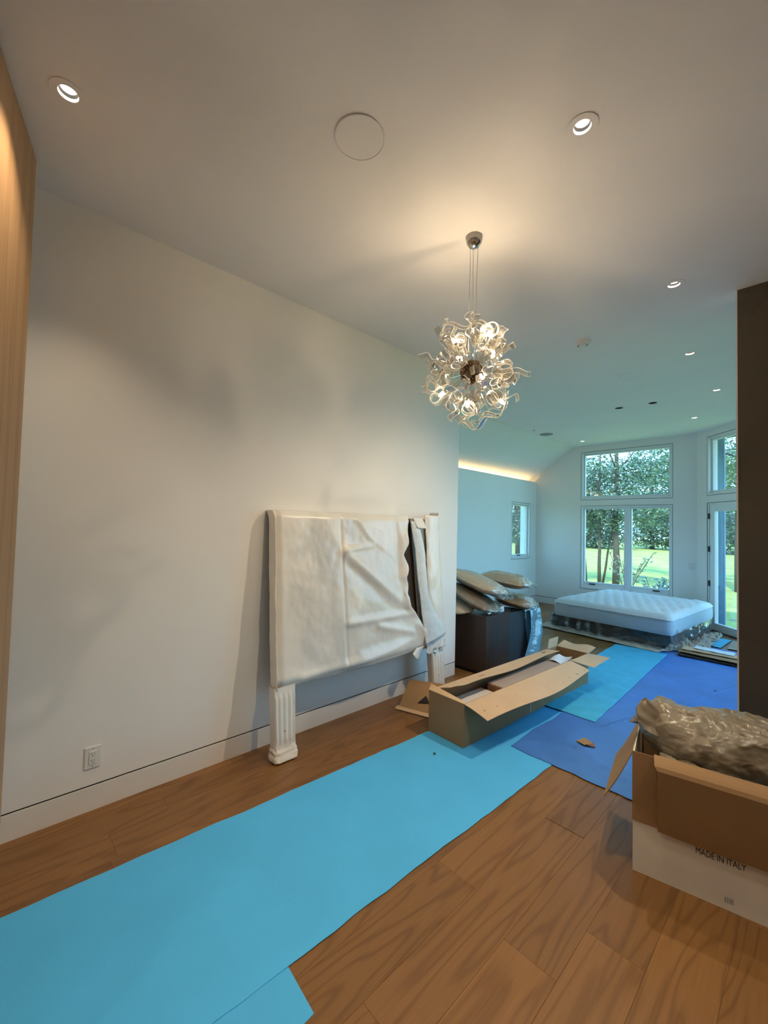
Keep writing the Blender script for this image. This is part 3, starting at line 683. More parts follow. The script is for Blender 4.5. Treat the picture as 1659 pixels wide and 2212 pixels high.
# tied film below the right corner
MB().slab(lambda u, v: (hbx(.44) + .012 + .012 * math.sin(u * 20 + v * 4), lerp(2.90, 3.17, u), .51 - .09 * v - .02 * math.sin(u * PI) + .006 * math.sin(u * 33)), 30, 10, .0015).build('tied_film', M['foamblue'], hb, smooth=True)
MB().box((-.012, 3.0, .405), (.02, 3.15, .42), lean).build('tie_band', M['black'], hb, bevel=.004)
def leg(y0, y1, ztop):
    L_ = MB()
    def fn(u, v):
        z = lerp(.03, ztop, v); yc = (y0 + y1) / 2; hw = (y1 - y0) / 2 * (1 - .05 * (1 - v)); hd = .036
        yy, xx = rrect(u, .014, hw, hd)
        rib = .009 * (.5 + .5 * math.cos((yy / hw) * 14)) * (xx > hd * .9) * sst(1.0, .8, abs(yy / hw)) * sst(.10, .15, z) * sst(ztop - .03, ztop - .08, z)
        return (hbx(z) - .036 + xx + rib + .0015 * fbm(z * 20, u * 6, 3), yc + yy * (1 + .02 * fbm(z * 8, 1)), z)
    L_.grid(fn, 140, 40, True); o = L_.build('wrapped_leg', M['foamwrap'], hb, smooth=True)
    def ft(u, v):
        a = u * 2 * PI; c, s = math.cos(a), math.sin(a); pw = .35; yc = (y0 + y1) / 2; hw = (y1 - y0) / 2 * (1.0 + .10 * (1 - v))
        yy = hw * math.copysign(abs(c) ** pw, c); xx = (.036 + .025 * (1 - v)) * math.copysign(abs(s) ** pw, s)
        z = .004 + .09 * v + .012 * (c > .5) * (1 - v); k = 1 if v > .02 else .2
        return (hbx(z) - .034 + xx * k + .006 * fbm(a * 3, v * 5, 1), yc + yy * k + .01 * fbm(a * 2, v * 3, 8), z)
    MB().grid(ft, 48, 14, True).build('foot_wrap', M['foamwrap'], o, smooth=True)
    yc = y0 * .52 + y1 * .48
    MB().lathe([(.0005, .002), (.006, .001), (.007, -.003)], (hbx(.19) + .006, yc, .19), 12, (1, 0, .09)).build('bolt_hole', M['black'], o)
leg(1.40, 1.565, .47); leg(2.995, 3.17, .44)

# ------------------------------------------------------------------ long open carton
lb = thing('long_carton', (.80, 3.45, .006), 'long open kraft carton lying on the runner with its flaps spread', 'carton')
LBO = Vector((.612, 2.50)); A1 = Vector((.333, -.015)); A2 = Vector((.100, 2.0))
def LB(s, t, z): p = LBO + A1 * s + A2 * t; return Vector((p.x, p.y, z))
HB = .31
def wallq(name, a, b, zt=HB, mat=None):
    a = Vector(a); b = Vector(b); n = Vector((-(b - a).y, (b - a).x)).normalized() * .005
    MB().add([(a.x, a.y, .008), (b.x, b.y, .008), (b.x + n.x, b.y + n.y, .008), (a.x + n.x, a.y + n.y, .008), (a.x, a.y, zt), (b.x, b.y, zt), (b.x + n.x, b.y + n.y, zt), (a.x + n.x, a.y + n.y, zt)],
             [(0, 3, 2, 1), (4, 5, 6, 7), (0, 1, 5, 4), (1, 2, 6, 5), (2, 3, 7, 6), (3, 0, 4, 7)]).build(name, mat or M['kraft'], lb)
c0, c1, c2, c3 = [LB(*q, 0) for q in ((0, 0), (1, 0), (1, 1), (0, 1))]
c0, c1, c2, c3 = [Vector((p.x, p.y)) for p in (c0, c1, c2, c3)]
wallq('front_panel', c0, c1); wallq('right_panel', c1, c2); wallq('back_panel', c2, c3); wallq('left_panel', c3, c0)
MB().add([LB(s, t, z) for z in (.0065, .010) for s, t in ((0, 0), (1, 0), (1, 1), (0, 1))], [(0, 3, 2, 1), (4, 5, 6, 7), (0, 1, 5, 4), (1, 2, 6, 5), (2, 3, 7, 6), (3, 0, 4, 7)]).build('bottom', M['kraft'], lb)
def fl(name, fn, nu=10, nv=30, mat='kraftlight'):
    return MB().slab(fn, nu, nv, .004).build(name, M[mat], lb, smooth=False)
# right flap: bends outward, slightly drooping and wavy
rf_ = fl('right_flap', lambda u, v: tuple(LB(1, .003 + v * .80, HB) + Vector((u * (.195 + .02 * math.sin(v * 4)), -.01 * u, u * (-.035 + .018 * math.sin(v * 6.5 + .6) - .02 * u)))), 8, 40)
fl('right_flap_end', lambda u, v: tuple(LB(1, .81 + v * .19, HB) + Vector((u * .20, .02 * u, u * (-.02 + .02 * v)))), 6, 8)
# left flap folds in over the box, front corner curling
def lfp(u, v): return tuple(LB(0, .03 + v * .86, HB) + Vector((u * (.155 - .02 * v), 0, u * (.020 + .012 * math.sin(v * 9) + .03 * sst(.12, 0, v) - .01 * v))))
lf_ = fl('left_flap', lfp, 8, 40)
for k in range(6):
    MB().slab(lambda u, v: Vector(lfp(.50 + .07 * (k % 2) + .035 * u, .262 + .016 * (k // 2) + .012 * v)) + Vector((0, 0, .0012)), 1, 1, .0008).build('print_mark', M['kraft'], lf_)
MB().slab(lambda u, v: Vector(lfp(.45 + .10 * v * math.cos(2 * PI * u), .90 + .018 * v * math.sin(2 * PI * u))) + Vector((0, 0, .0012)), 14, 2, .0006).build('hand_hole', M['reddish'], lf_)
MB().box((.0, 0, 0), (.001, .05, .012), lambda x, y, z: LB(1, .60, .17 + z) + Vector((.0006 + x, y, .25 * y))).build('side_slot', M['ink'], lb)
fl('left_flap_end', lambda u, v: tuple(LB(0, .90 + v * .10, HB) + Vector((-.02 * u + .03 * u, .01 * u, u * .10))), 4, 4)
fl('back_flap', lambda u, v: tuple(LB(1 - v * 1.0, 1, HB) + Vector((.01 * u, u * .17, u * (.03 + .012 * math.sin(v * 7))))), 6, 12)
fl('front_flap', lambda u, v: tuple(LB(v * 1.0, 0, HB) + Vector((-.02 * u, u * .03 + .02 * u * (1 - v), u * (.024 * (1 - v) + .004)))), 4, 12)
# tape line and staple marks on the side
MB().box((0, 0, 0), (.004, .016, .27), lambda x, y, z: LB(1, .44, .02 + z) + Vector((-.001 + x, y, 0))).build('tape_seam', M['kraftlight'], lb)
rs = random.Random(3)
for k in range(12):
    u, v = rs.uniform(.55, .95), (k + .5) / 12
    p = LB(1, .003 + v * .80, HB) + Vector((u * .19, -.01 * u, u * (-.035 + .018 * math.sin(v * 6.5 + .6) - .02 * u) + .0012)); a = rs.uniform(0, PI)
    MB().box((-.012, -.0014, 0), (.012, .0014, .0015), lambda x, y, z: p + Vector((x * math.cos(a) - y * math.sin(a), x * math.sin(a) + y * math.cos(a), z - .09 * x * math.cos(a)))).build('staple', M['ink'], rf_)
# contents
MB().box((.12, .06, 0), (.92, .30, .19), lambda s, t, z: LB(s, t, .011 + z)).build('foam_board', M['foamwhite'], None, label='white foam board inside the near end of the long carton', cat='foam board')
wb_ = thing('rail_bundle', tuple(LB(.6, .6, .011)), 'mauve-brown wrapped wooden rails lying in the long carton', 'rails')
MB().box((.27, .31, .06), (.95, .93, .245), lambda s, t, z: LB(s, t, .011 + z)).build('wrapping', M['mauve'], wb_, bevel=.006)
MB().box((.30, .305, .065), (.92, .3099, .235), lambda s, t, z: LB(s, t, .011 + z)).build('slat_end', M['reddish'], wb_)
MB().box((.25, .31, 0), (.95, .93, .0595), lambda s, t, z: LB(s, t, .011 + z)).build('lower_slats', M['reddish'], wb_)
MB().slab(lambda u, v: tuple(LB(.36 + .40 * u, .80 + .11 * v, .262 + .012 * math.sin(u * 4 + v * 3) + .02 * v)), 8, 8, .0015).build('paper_slip', M['whitepaper'], label='small white paper slip at the far end inside the long carton', cat='paper')

# ------------------------------------------------------------------ flattened carton piece behind it
fc = thing('carton_offcut', (.32, 2.75, 0), 'folded kraft carton piece with a cut triangle, between headboard and long carton', 'cardboard')
MB().slab(lambda u, v: (lerp(.20, .56, u) - .075 * v, lerp(2.60, 2.71, u) + .215 * v, .028 + .15 * v + .03 * u * v), 10, 8, .005).build('panel', M['kraft'], fc)
MB().slab(lambda u, v: (lerp(.185, .56, u), lerp(2.565, 2.68, u) + .035 * v, .012 + .018 * v), 10, 3, .005).build('lip', M['kraftlight'], fc)
MB().add([(.335, 2.695, .070), (.365, 2.762, .118), (.425, 2.735, .086), (.333, 2.691, .072), (.363, 2.758, .120), (.423, 2.731, .088)], [(0, 1, 2), (3, 5, 4), (0, 3, 4, 1), (1, 4, 5, 2), (2, 5, 3, 0)]).build('cut_triangle', M['ink'], fc)

# ------------------------------------------------------------------ nightstands, pillows
ns = thing('nightstand', (-.06, 4.07, 0), 'dark walnut cabinet just past the wall end, stacked with bagged pillows', 'cabinet')
box('body', (-.36, 3.835, .03), (.255, 4.31, .605), M['walnut'], ns, bevel=.002)
box('top', (-.365, 3.830, .605), (.2585, 4.315, .625), M['walnut'], ns, bevel=.002)
box('plinth', (-.34, 3.86, 0), (.235, 4.29, .03), M['gap'], ns)
ns2 = thing('wrapped_nightstand', (-.05, 4.64, 0), 'dark cabinet behind the walnut one, draped in blue tinted film', 'cabinet')
box('body', (-.36, 4.335, .0), (.24, 4.93, .60), M['boxspring'], ns2, bevel=.01)
def drape(u, v):
    s = v
    y = 4.60 + .10 * v + (.36 - .10 * v) * u
    if s < .35: x = lerp(-.1, .262, s / .35); z = .606
    else: x = .262 + .02 * (s - .35) + .018 * math.sin(u * 9 + s * 3) * sst(.4, .8, s); z = lerp(.606, .012, (s - .35) / .65)
    k = sst(.5, .2, u) * sst(.35, .7, s)
    return (x + .004 * fbm(y * 9, z * 9, 2) + .004, y + .006 * fbm(z * 7, 3), z + .004 * fbm(y * 9, x * 9, 1) + .003)
MB().slab(drape, 40, 50, .001).build('film_cover', M['film'], ns2, smooth=True)
def drape2(u, v):
    y = lerp(4.62 + .10 * (1 - v), 4.985, u) + .02 * math.sin(v * 5); z = lerp(.60, .01, v)
    return (.285 + .02 * math.sin(u * 6 + v * 4) + .02 * v + .010 * fbm(y * 8, z * 6, 4), y, z)
MB().slab(drape2, 24, 40, .001).build('film_fold', M['filmblue'], ns2, smooth=True)
def pillow(c, dims, rot, mat, seed, label, bag=True, squash=.55, tails=0, bagmat='bagfilm'):
    R_ = Matrix.Rotation(rot[2], 3, 'Z') @ Matrix.Rotation(rot[1], 3, 'Y') @ Matrix.Rotation(rot[0], 3, 'X')
    c = Vector(c)
    def shp(sc__, nzs, amp, sd):
        def fn(u, v):
            a = u * 2 * PI; b = (v - .5) * PI; ca, sa, cb, sb = math.cos(a), math.sin(a), math.cos(b), math.sin(b)
            p_ = .5; f = lambda q, e: math.copysign(abs(q) ** e, q)
            x = f(ca, p_) * f(cb, .75); y = f(sa, p_) * f(cb, .75); z = f(sb, 1.15)
            e = 1 - .16 * (x * x * y * y)
            d_ = Vector((x * dims[0] * e, y * dims[1] * e, z * dims[2] * (1 - .35 * max(abs(x), abs(y)) ** 3)))
            d_ *= sc__ * (1 + amp * fbm(x * nzs + sd, y * nzs, z * nzs))
            return c + R_ @ d_
        return fn
    t = thing('bagged_pillow', (c.x, c.y, c.z - dims[2] * .8), label, 'pillow', 'bagged pillows on the dark cabinets')
    MB().grid(shp(1, 1.6, .07, seed), 44, 22, True).build('pillow', mat, t, smooth=True)
    if bag:
        b = MB().grid(shp(1.055, 3.2, .055, seed + 7), 56, 28, True)
        b.build('plastic_bag', M[bagmat], t, smooth=True)
        if tails:
            def tl(u, v):
                p = Vector((dims[0] * (.92 + tails * v), lerp(-1, 1, u) * dims[1] * (1 - .55 * v), dims[2] * .18 * math.sin(u * 19 + v * 5) * (1 - .3 * v) - .35 * dims[2] * v))
                return c + R_ @ p
            MB().slab(tl, 40, 10, .0008).build('bag_tail', M['film'], t, smooth=True)
    return t
pillow((-.22, 3.90, .690), (.26, .16, .05), (.38, .16, .1), M['creampillow'], 3, 'cream pillow drooping over the left of the walnut cabinet, lowest of the pile', bag=False)
pillow((-.05, 4.02, .780), (.33, .21, .075), (-.10, .36, -.05), M['taupe'], 1, 'taupe patterned pillow in clear film, sloping down across the walnut cabinet', tails=.10)
pillow((.06, 4.22, .855), (.21, .17, .045), (0, .25, .1), M['greyp'], 9, 'charcoal pillow squeezed in the middle of the pile', tails=.15)
pillow((-.04, 4.10, .940), (.36, .25, .082), (-.14, .26, -.02), M['beige'], 5, 'large beige pillow in a shiny bag on top of the pile', tails=.28)
pillow((.06, 4.56, .945), (.31, .18, .08), (.05, .10, .1), M['beige'], 12, 'beige bagged pillow at the back of the pile, its tail pointing right', tails=.25)
pillow((.13, 4.66, .700), (.24, .20, .075), (.05, .16, .25), M['tan'], 15, 'tan bagged pillow lying on the film-draped cabinet', tails=.20)
cb = thing('small_carton', (.20, 4.20, .627), 'small kraft carton with a white label beside the pillows on the walnut cabinet', 'carton')
box('body', (.10, 4.13, .627), (.225, 4.25, .695), M['kraft'], cb, bevel=.002)
box('white_label', (.2252, 4.17, .630), (.2265, 4.24, .690), M['whitepaper'], cb)

# ------------------------------------------------------------------ bed
BF = lframe((-.255, 6.545), (1.602, -.13))
def BP(s, t, z): return BF(s, t, z)
BWD, BLN = 1.617, 1.93
bd = thing('bed', tuple(BP(BWD / 2, BLN / 2, .012)), 'pale blue mattress with quilted white top on a film-wrapped dark base', 'bed')
MZ0, MZ1 = .226, .488
def mside(u, v):
    x, y = rrect(u, .07, BWD / 2, BLN / 2); z = lerp(MZ0, MZ1 - .066, v); k = 1 - .012 * (2 * v - 1) ** 4
    return BP(BWD / 2 + x * k, BLN / 2 + y * k, z)
bed_side = MB().grid(mside, 160, 8, True)
bed_side.grid(lambda u, v: BP(BWD * (.02 + .96 * u), BLN * (.02 + .96 * v), MZ0 + .002), 4, 4)
bed_side.build('mattress', M['mattress'], bd, smooth=True)
def mtop(u, v):
    x, y = rrect(u, .07, BWD / 2, BLN / 2)
    k = 1 - v; edge = sst(0, .10, v)
    X, Y = x * k, y * k
    q = .016 * abs(math.sin(X * 21 + Y * 9) * math.sin(X * 9 - Y * 23)) * sst(.05, .12, v) + .004 * fbm(X * 9, Y * 9, 1)
    z = MZ1 - .068 + .068 * math.sqrt(max(0, 1 - (1 - edge) ** 2)) + q + .008 * v
    o_ = 1.008 - .0 * v
    return BP(BWD / 2 + X * (1.006 if v < .05 else 1), BLN / 2 + Y * (1.006 if v < .05 else 1), z)
MB().grid(mtop, 260, 60, True).build('quilted_top', M['quilt'], bd, smooth=True)
# box spring and its film
MB().box((-.11, .14, .02), (BWD - .05, BLN + .02, MZ0 - .004), BP).build('box_spring', M['boxspring'], bd, bevel=.015)
def skirt(u, v):
    x, y = rrect(u, .08, BWD / 2 + .055, BLN / 2 - .02); fl_ = (1 - v) ** 2
    fold = (.010 + .035 * fl_) * math.sin(u * 190 + 3 * math.sin(u * 37)) * (.4 + .6 * abs(math.sin(u * 17))) + .02 * fbm(u * 40, v * 3, 2)
    k = .985 + .02 * fl_ + fold * .5 / (BWD / 2)
    top = MZ0 + .05 + .045 * math.sin(u * 23 + 1)
    return BP(BWD / 2 - .05 + x * k, BLN / 2 + .03 + y * k * .99, lerp(.016, top, v))
MB().grid(skirt, 260, 14, True).build('film_skirt', M['film'], bd, smooth=True)
# crumpled brown paper and film round the foot of the bed
def crum(quad, z0, amp, sd, sc_, border=.07):
    (ax, ay), (bx, by), (cx, cy_), (dx_, dy) = quad
    def fn(u, v):
        x = lerp(lerp(ax, bx, u), lerp(dx_, cx, u), v); y = lerp(lerp(ay, by, u), lerp(dy, cy_, u), v)
        c1_ = abs(fbm(x * sc_ + sd, y * sc_, sd)); c2_ = abs(nz(x * sc_ * 2.3, y * sc_ * 2.3, sd + 4))
        e = border * .3 * fbm(x * 5 + sd, y * 5) * (1 if min(u, v, 1 - u, 1 - v) < .03 else .2)
        return (x + e, y + e, z0 + amp * (c1_ + .7 * c2_) * sst(-.02, .2, min(u, v, 1 - u, 1 - v) + .03))
    return fn
MB().slab(crum(((-.46, 6.52), (1.22, 6.30), (1.30, 6.62), (-.50, 6.86)), .0185, .035, 2, 4), 90, 14, .001).build('wrapping_paper', M['brownpaper'], label='long strip of tan wrapping paper along the front foot of the bed', cat='paper')
MB().slab(crum(((1.22, 6.34), (1.64, 6.98), (1.64, 7.48), (1.40, 7.35)), .020, .11, 7, 6), 40, 40, .001).build('wrapping_paper', M['brownpaper'], label='crumpled tan wrapping paper heaped at the right front corner of the bed', cat='paper')
MB().slab(crum(((1.43, 7.55), (1.66, 7.62), (1.64, 8.20), (1.50, 8.28)), .020, .06, 11, 6), 24, 34, .001).build('wrapping_paper', M['brownpaper'], label='crumpled tan paper between the bed side and the glass door', cat='paper')

# ------------------------------------------------------------------ flat cardboard stack by the partition
cs = thing('cardboard_stack', (1.75, 6.55, .012), 'flat stack of cardboard strips on the blue film beside the partition edge', 'cardboard')
for k, (a, b, mt, dz, wd) in enumerate((((1.43, 6.36), (2.15, 6.36), 'uphol', 0, .30), ((1.42, 6.42), (2.16, 6.36), 'kraft', .026, .27), ((1.44, 6.50), (2.0, 6.52), 'kraftlight', .044, .20), ((1.55, 6.62), (1.95, 6.58), 'whitepaper', .056, .16))):
    MB().slab(lambda u, v: (lerp(a[0], b[0], u), lerp(a[1], b[1], u) + wd * v, .037 + dz - .0 + .004 * fbm(u * 5 + k, v * 3, k)), 18, 4, .016 if k == 0 else .007).build('cardboard_sheet', M[mt], cs)
sc1 = thing('cardboard_scrap', (1.50, 3.21, .016), 'torn kraft cardboard scrap lying on the blue film', 'cardboard')
MB().add([(1.444, 3.185, .020), (1.515, 3.150, .028), (1.545, 3.235, .022), (1.470, 3.265, .026), (1.444, 3.185, .016), (1.515, 3.150, .024), (1.545, 3.235, .018), (1.470, 3.265, .022)],
         [(0, 1, 2, 3), (7, 6, 5, 4), (0, 4, 5, 1), (1, 5, 6, 2), (2, 6, 7, 3), (3, 7, 4, 0)]).build('piece', M['kraft'], sc1)
MB().add([(1.515, 3.16, .030), (1.570, 3.195, .018), (1.555, 3.235, .020), (1.515, 3.16, .025), (1.570, 3.195, .014), (1.555, 3.235, .016)], [(0, 1, 2), (3, 5, 4), (0, 3, 4, 1), (1, 4, 5, 2), (2, 5, 3, 0)]).build('bent_corner', M['reddish'], sc1)
for k, (x, y, lb_) in enumerate(((.86, 2.27, 'tiny dark crumb on the cyan runner near the carton'), (2.02, 4.40, 'tiny dark crumb on the blue film, nearer of two'), (1.96, 5.25, 'tiny dark crumb on the blue film, farther of two'))):
    m_ = MB()
    m_.add([(x - .012, y, .011), (x, y - .008, .016), (x + .012, y + .004, .011), (x, y + .009, .018), (x, y, .008)], [(0, 1, 3), (1, 2, 3), (0, 4, 1), (1, 4, 2), (2, 4, 3), (3, 4, 0)]).build('debris_crumb', M['ink'], label=lb_, cat='debris')

# ------------------------------------------------------------------ carton with trash bag on the right
rb = thing('white_carton', (2.45, 2.45, 0), 'open white carton with kraft flaps holding a dark trash bag, right foreground', 'carton')
RB = lframe((2.079, 2.217), (.4545, .0869))     # s along the front, q into the depth
BL_, BD_, BH = .72, .46, .535
for nm, lo, hi in (('front_panel', (0, 0, 0), (BL_, .006, BH)), ('back_panel', (0, BD_ - .006, 0), (BL_, BD_, BH)), ('left_panel', (0, .006, 0), (.006, BD_ - .006, BH)), ('right_panel', (BL_ - .006, .006, 0), (BL_, BD_ - .006, BH)), ('bottom', (.006, .006, 0), (BL_ - .006, BD_ - .006, .006))):
    MB().box(lo, hi, RB).build(nm, M['boxwhite'], rb)
for q_ in (.0,):
    MB().box((.006, BD_ - .012, .30), (BL_ - .006, BD_ - .0062, BH), RB).build('back_lining', M['kraft'], rb)
# corner strip folded flush, then the large front flap hanging over it
MB().slab(lambda u, v: RB(lerp(-.002, .105, u), -.004 - .004 * math.sin(PI * min(1, v * 1.2)), lerp(BH + .003, .228, v)), 3, 10, -.004).build('corner_flap', M['kraft'], rb)
def ffl(u, v):
    s = lerp(.082 + .010 * (v > .22), BL_ + .02, u) + .006 * sst(.0, .3, v)
    if v < .22:
        t = v / .22; return RB(s, .01 - .085 * t, BH + .004 + .012 * math.sin(t * PI * .6) - .030 * t * t)
    t = (v - .22) / .78
    return RB(s, -.075 - .006 * math.sin(t * 2.2) + .062 * t, BH - .024 + .006 * (1 - t) - t * (.285 + .004 * math.sin(u * 6)))
MB().slab(ffl, 24, 30, .004).build('front_flap', M['kraft'], rb)
# left flap hanging out at an angle
MB().slab(lambda u, v: RB(-.002 - .118 * v + .01 * math.sin(v * 3), lerp(.0, BD_, u) - .012 * v, BH - .235 * v + .005 * math.sin(v * 5)), 8, 10, .004).build('left_flap', M['kraft'], rb)
MB().slab(lambda u, v: RB(lerp(0, BL_, u), BD_ + .12 * v, BH - .06 * v + .03 * math.sin(v * 2)), 8, 6, .004).build('back_flap', M['kraft'], rb)
def text(body, size, fr_pt, parent, name='lettering'):
    cu = bpy.data.curves.new('txt', 'FONT'); cu.body = body; cu.size = size; cu.extrude = .0002; cu.space_character = 1.0
    o = bpy.data.objects.new('txt', cu); link(o); bpy.context.view_layer.update()
    dg = bpy.context.evaluated_depsgraph_get(); me = bpy.data.meshes.new_from_object(o.evaluated_get(dg))
    V = [fr_pt(v.co.x, v.co.y, v.co.z) for v in me.vertices]; Fc = [tuple(p.vertices) for p in me.polygons]
    bpy.data.objects.remove(o); m_ = MB(); m_.add(V, Fc); return m_.build(name, M['ink'], parent, fix=False)
text('MADE IN ITALY', .030, lambda x, y, z: RB(.232 + x * .80, -.0008 - z, .183 + y * 1.25), rb)
MB().box((.19, -.001, .213), (.203, 0, .228), RB).build('print_mark', M['ink'], rb)
for k in range(5): MB().box((.33 + k * .006, -.001, .03), (.3325 + k * .006, 0, .052), RB).build('barcode_bar', M['grille'], rb)
# scuff marks near the corner
# trash bag
def bagfn(u, v):
    a = u * 2 * PI; b = (v - .5) * PI
    x, y, z = math.cos(a) * math.cos(b), math.sin(a) * math.cos(b), math.sin(b)
    s = .34 + .335 * x; q = .245 + .205 * y; zz = .575 + .145 * z
    left = math.exp(-((s - .06) / .07) ** 2) * max(0, z) ** 1.5           # upright twisted corner
    zz += .105 * left; q -= .02 * left
    zz -= .05 * sst(.45, .7, s) * (z > -.2) * (s - .45) / .25
    n = fbm(s * 5, q * 5, zz * 5 + 2); n2 = (1 - abs(nz(s * 6 + 2 * n, q * 9, zz * 9))) ** 4; n3 = (1 - abs(nz(s * 9 + 2.5 * n + 7, q * 20, zz * 30))) ** 4
    fold = .030 * n + .008 * n2 + .0018 * n3 - .006
    dirv = Vector((x, y, z)); p = Vector((s, q, zz)) + dirv * fold
    p.x = min(max(p.x, .012), BL_ - .012) if p.z < BH else p.x
    p.y = min(max(p.y, .014), BD_ - .014) if p.z < BH + .01 else p.y
    return RB(p.x, p.y, max(.35, p.z))
tb = thing('trash_bag', tuple(RB(.35, .24, .36)), 'dark grey crumpled plastic trash bag bulging out of the white carton', 'trash bag')
MB().grid(bagfn, 260, 140, True).build('bag_body', M['bag'], tb, smooth=True)
def ear(u, v):
    a = u * 2 * PI; r = .085 * (1 - v) ** .8 * (1 + .22 * math.sin(a * 3 + 4 * v) + .18 * nz(a * 2.2, v * 5, 3)) + .003
    return RB(.07 - .03 * v + r * math.cos(a) * 1.1, .17 + r * math.sin(a) * .7 + .012 * nz(v * 4, a), .60 + .135 * v + .02 * math.sin(a * 2) * (1 - v))
MB().grid(ear, 30, 14, True).build('bag_ear', M['bag'], tb, smooth=True)
MB().slab(lambda u, v: RB(lerp(.10, .36, u), .02 + .09 * v, .525 - .01 * v + .014 * math.sin(u * 22 + v * 9) * math.sin(v * 3)), 30, 8, .001).build('film_scrap', M['bag'], tb, smooth=True)

# ------------------------------------------------------------------ outside: lawn, trees
def lawnfn(u, v):
    x = lerp(-70, 40, u); y = lerp(9.2, 95, v); return (x, y, -.22 + .35 * sst(12, 80, y) + .12 * fbm(x * .1, y * .1))
MB().grid(lawnfn, 60, 50).build('lawn', M['lawn'], label='bright green lawn beyond the far windows', cat='lawn', kind='stuff')
MB().grid(lambda u, v: (lerp(-70, -1.85, u), lerp(-30, 9.2, v), -.24), 10, 10).build('lawn', M['lawn'], label='shaded grass outside the narrow left window', cat='lawn', kind='stuff')
MB().grid(lambda u, v: (lerp(2.75, 40, u), lerp(-30, 9.2, v), -.24), 10, 10).build('lawn', M['lawn'], label='grass on the right side of the house, out of view', cat='lawn', kind='stuff')
MB().grid(lambda u, v: (lerp(.8, 4.2, u), lerp(9.0, 12.5, v), -.19 + .03 * fbm(u * 9, v * 9)), 20, 20).build('wood_chips', M['chips'], label='wood chip bed outside the glass door', cat='mulch', kind='stuff')
def tree(name, x, y, h, tr, crowns, nleaf, ls, mat, seed, label, lean_=(0, 0), branches=6):
    r = random.Random(seed); t = thing(name, (x, y, -.25), label, 'tree', 'garden trees')
    tp = [Vector((x + lean_[0] * k / 6 + .05 * nz(k * .7, seed), y + lean_[1] * k / 6, -.25 + (h + .25) * k / 6)) for k in range(7)]
    tk = MB().tube(tp, [tr * (1.15 - .12 * k) for k in range(7)], 10)
    for b in range(branches):
        k = r.randint(2, 5); a = r.uniform(0, 2 * PI); l_ = r.uniform(.6, 1.6); p0 = tp[k]; p1 = p0 + Vector((math.cos(a) * l_, math.sin(a) * l_, r.uniform(.3, 1.2)))
        tk.tube([p0, lerp(p0, p1, .5) + Vector((0, 0, -.08)), p1], [tr * .35, tr * .25, tr * .1], 6)
    tk.build('trunk', M['bark'], t, smooth=True)
    V = []; Fc = []
    for i in range(nleaf):
        c = crowns[r.randrange(len(crowns))]
        while True:
            p = Vector((r.uniform(-1, 1), r.uniform(-1, 1), r.uniform(-1, 1)))
            if p.length < 1: break
        p = Vector((c[0] + p.x * c[3], c[1] + p.y * c[3], c[2] + p.z * c[4]))
        if nz(p.x * 1.1 + seed, p.y * 1.1, p.z * 1.3) < -.12: continue
        d1 = Vector((r.uniform(-1, 1), r.uniform(-1, 1), r.uniform(-.8, .5))).normalized(); d2 = d1.orthogonal().normalized(); d2.rotate(Matrix.Rotation(r.uniform(0, 6.28), 3, d1))
        l_ = ls * r.uniform(.6, 1.3); b = len(V); up = d1.cross(d2) * l_ * .12
        V += [p, p + d1 * l_ * .5 + d2 * l_ * .28 + up, p + d1 * l_, p + d1 * l_ * .5 - d2 * l_ * .28 + up]
        Fc += [(b, b + 1, b + 2), (b, b + 2, b + 3)]
    m_ = MB(); m_.v = V; m_.f = Fc; m_.build('foliage', mat, t, fix=False, kind='stuff'); return t
tree('garden_tree', -1.98, 15, 5.5, .095, [(-2.2, 15, 4.2, 1.7, 1.3), (-1.6, 15.2, 3.2, 1.4, .9), (-2.6, 14.8, 3.0, 1.1, 1.1), (-1.2, 15, 2.3, .8, .6), (-2.5, 15, 1.9, .7, .5), (-.8, 15.1, 3.9, 1.0, .9)], 11500, .11, M['leaf'], 1, 'tree with the thickest straight trunk outside the lower window')
tree('garden_tree', -2.45, 14.9, 4.5, .05, [(-2.9, 15, 2.6, .8, .9), (-3.3, 15.3, 3.8, 1.2, 1.2)], 3600, .10, M['leaf'], 2, 'slim tree left of the thick-trunked tree outside')
tree('garden_tree', -2.42, 15.1, 3.2, .035, [(-1.7, 15.6, 3.4, .9, .7)], 1400, .10, M['leaf'], 3, 'thin leaning tree beside the thick trunk outside', (.55, 0), 3)
tree('garden_tree', -2.80, 14.6, 4.0, .075, [(-3.4, 15.2, 2.2, .8, .9), (-3.5, 15, 3.6, 1.1, 1.3)], 3200, .10, M['leaf2'], 4, 'dark tree at the left edge of the lower window', (-.25, 0))
tree('garden_tree', -.55, 20, 6.5, .12, [(-.9, 20, 2.5, 1.5, .8), (-1.7, 20.5, 4.6, 1.7, 1.1), (.2, 20, 4.3, 1.6, 1.6), (-.4, 20, 2.0, 1.2, .5), (-2.2, 20.4, 2.6, 1.0, .7)], 11000, .14, M['leaf2'], 5, 'spreading dark tree behind the right pane of the lower window')
tree('garden_tree', .95, 16.5, 6, .09, [(.9, 16.5, 4.2, 1.3, 1.3), (.6, 16.6, 3.0, 1.0, .8), (1.4, 16.2, 3.6, 1.1, 1.2)], 5200, .11, M['leaf3'], 6, 'bright green tree seen through the upper bay window')
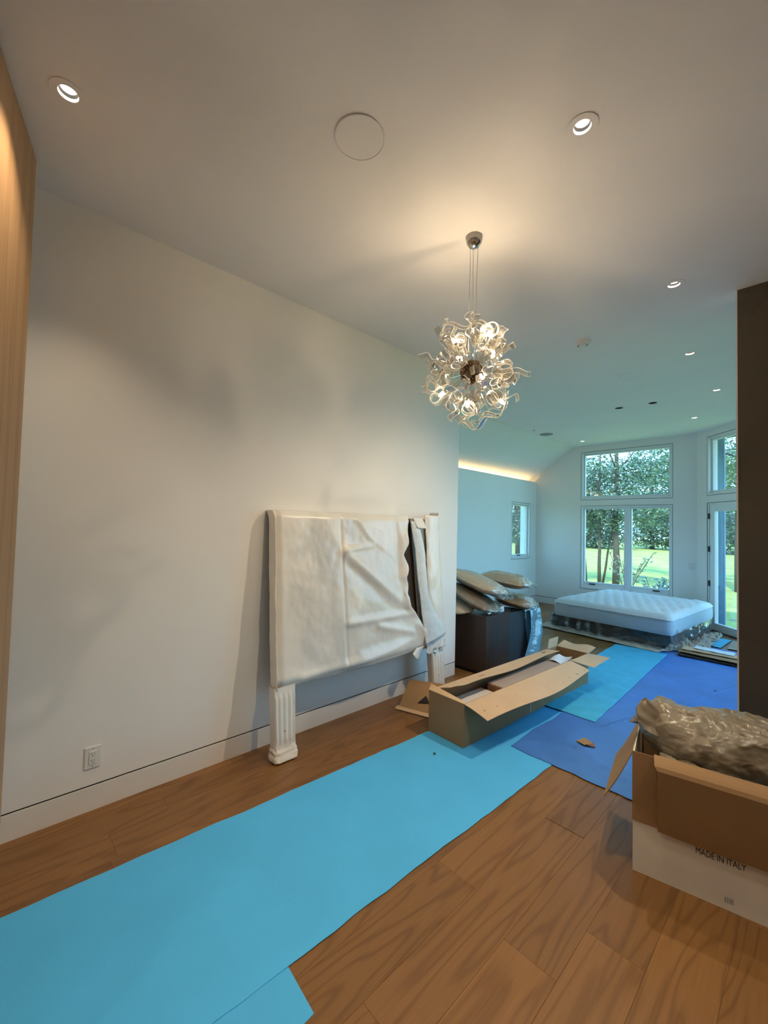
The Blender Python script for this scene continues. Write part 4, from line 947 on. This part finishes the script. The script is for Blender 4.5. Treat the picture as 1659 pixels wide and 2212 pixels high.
tree('garden_tree', -8.2, 20, 6, .12, [(-8.2, 20, 3.0, 2.2, 1.9), (-9.5, 21, 2.4, 2.0, 1.8), (-6.5, 19.5, 3.6, 1.6, 1.6), (-7.6, 18.6, 1.6, 1.1, .8)], 8000, .14, M['leaf2'], 7, 'dark leafy tree seen through the narrow left window')
rt = random.Random(21)
for k in range(9):
    x = -27 + k * 3.6; y = 44 + rt.uniform(-3, 6)
    tree('distant_tree', x, y, 8, .2, [(x, y, 1.2, 2.6, 1.2), (x + 1.2, y, 1.9, 2.6, 1.7), (x + .6, y, 3.6, 2.6, 2.2), (x - .5, y, 6.5, 2.4, 2.4)], 6400, .34, (M['leaf2'], M['leaf'])[k % 2], 30 + k, ['distant tree %s on the lawn edge' % w_ for w_ in ('at the far left', 'second from the left', 'third from the left', 'left of centre', 'behind the thick trunk', 'right of the thick trunk', 'behind the spreading tree', 'near the bay window', 'at the far right')][k], branches=3)
def shrub(x, y, n, hgt, mat, seed, label):
    r = random.Random(seed); t = thing('shrub', (x, y, -.2), label, 'shrub')
    st = MB(); V = []; Fc = []
    for i in range(n):
        a = r.uniform(0, 2 * PI); l_ = hgt * r.uniform(.6, 1); p1 = Vector((x + math.cos(a) * l_ * .5, y + math.sin(a) * l_ * .4, -.2 + l_)); p0 = Vector((x, y, -.2))
        st.tube([p0, lerp(p0, p1, .5) + Vector((0, 0, .08)), p1], .008, 5)
        for k in range(16):
            q = lerp(p0, p1, .35 + .65 * r.random()) + Vector((r.uniform(-.07, .07), r.uniform(-.07, .07), r.uniform(-.05, .07)))
            d1 = Vector((r.uniform(-1, 1), r.uniform(-1, 1), r.uniform(-.2, .8))).normalized(); d2 = d1.orthogonal().normalized(); s_ = .10; b = len(V)
            V += [q, q + d1 * s_ * .5 + d2 * s_ * .22, q + d1 * s_, q + d1 * s_ * .5 - d2 * s_ * .22]; Fc += [(b, b + 1, b + 2), (b, b + 2, b + 3)]
    st.build('stems', M['bark'], t); m_ = MB(); m_.v = V; m_.f = Fc; m_.build('leaves', mat, t, fix=False, kind='stuff')
shrub(.05, 11.2, 14, .75, M['leaf2'], 3, 'leafy shrub poking up at the lower right of the far window')
shrub(-.95, 12.6, 9, 1.3, M['leaf'], 4, 'sparse twiggy shrub in the middle of the lower window')
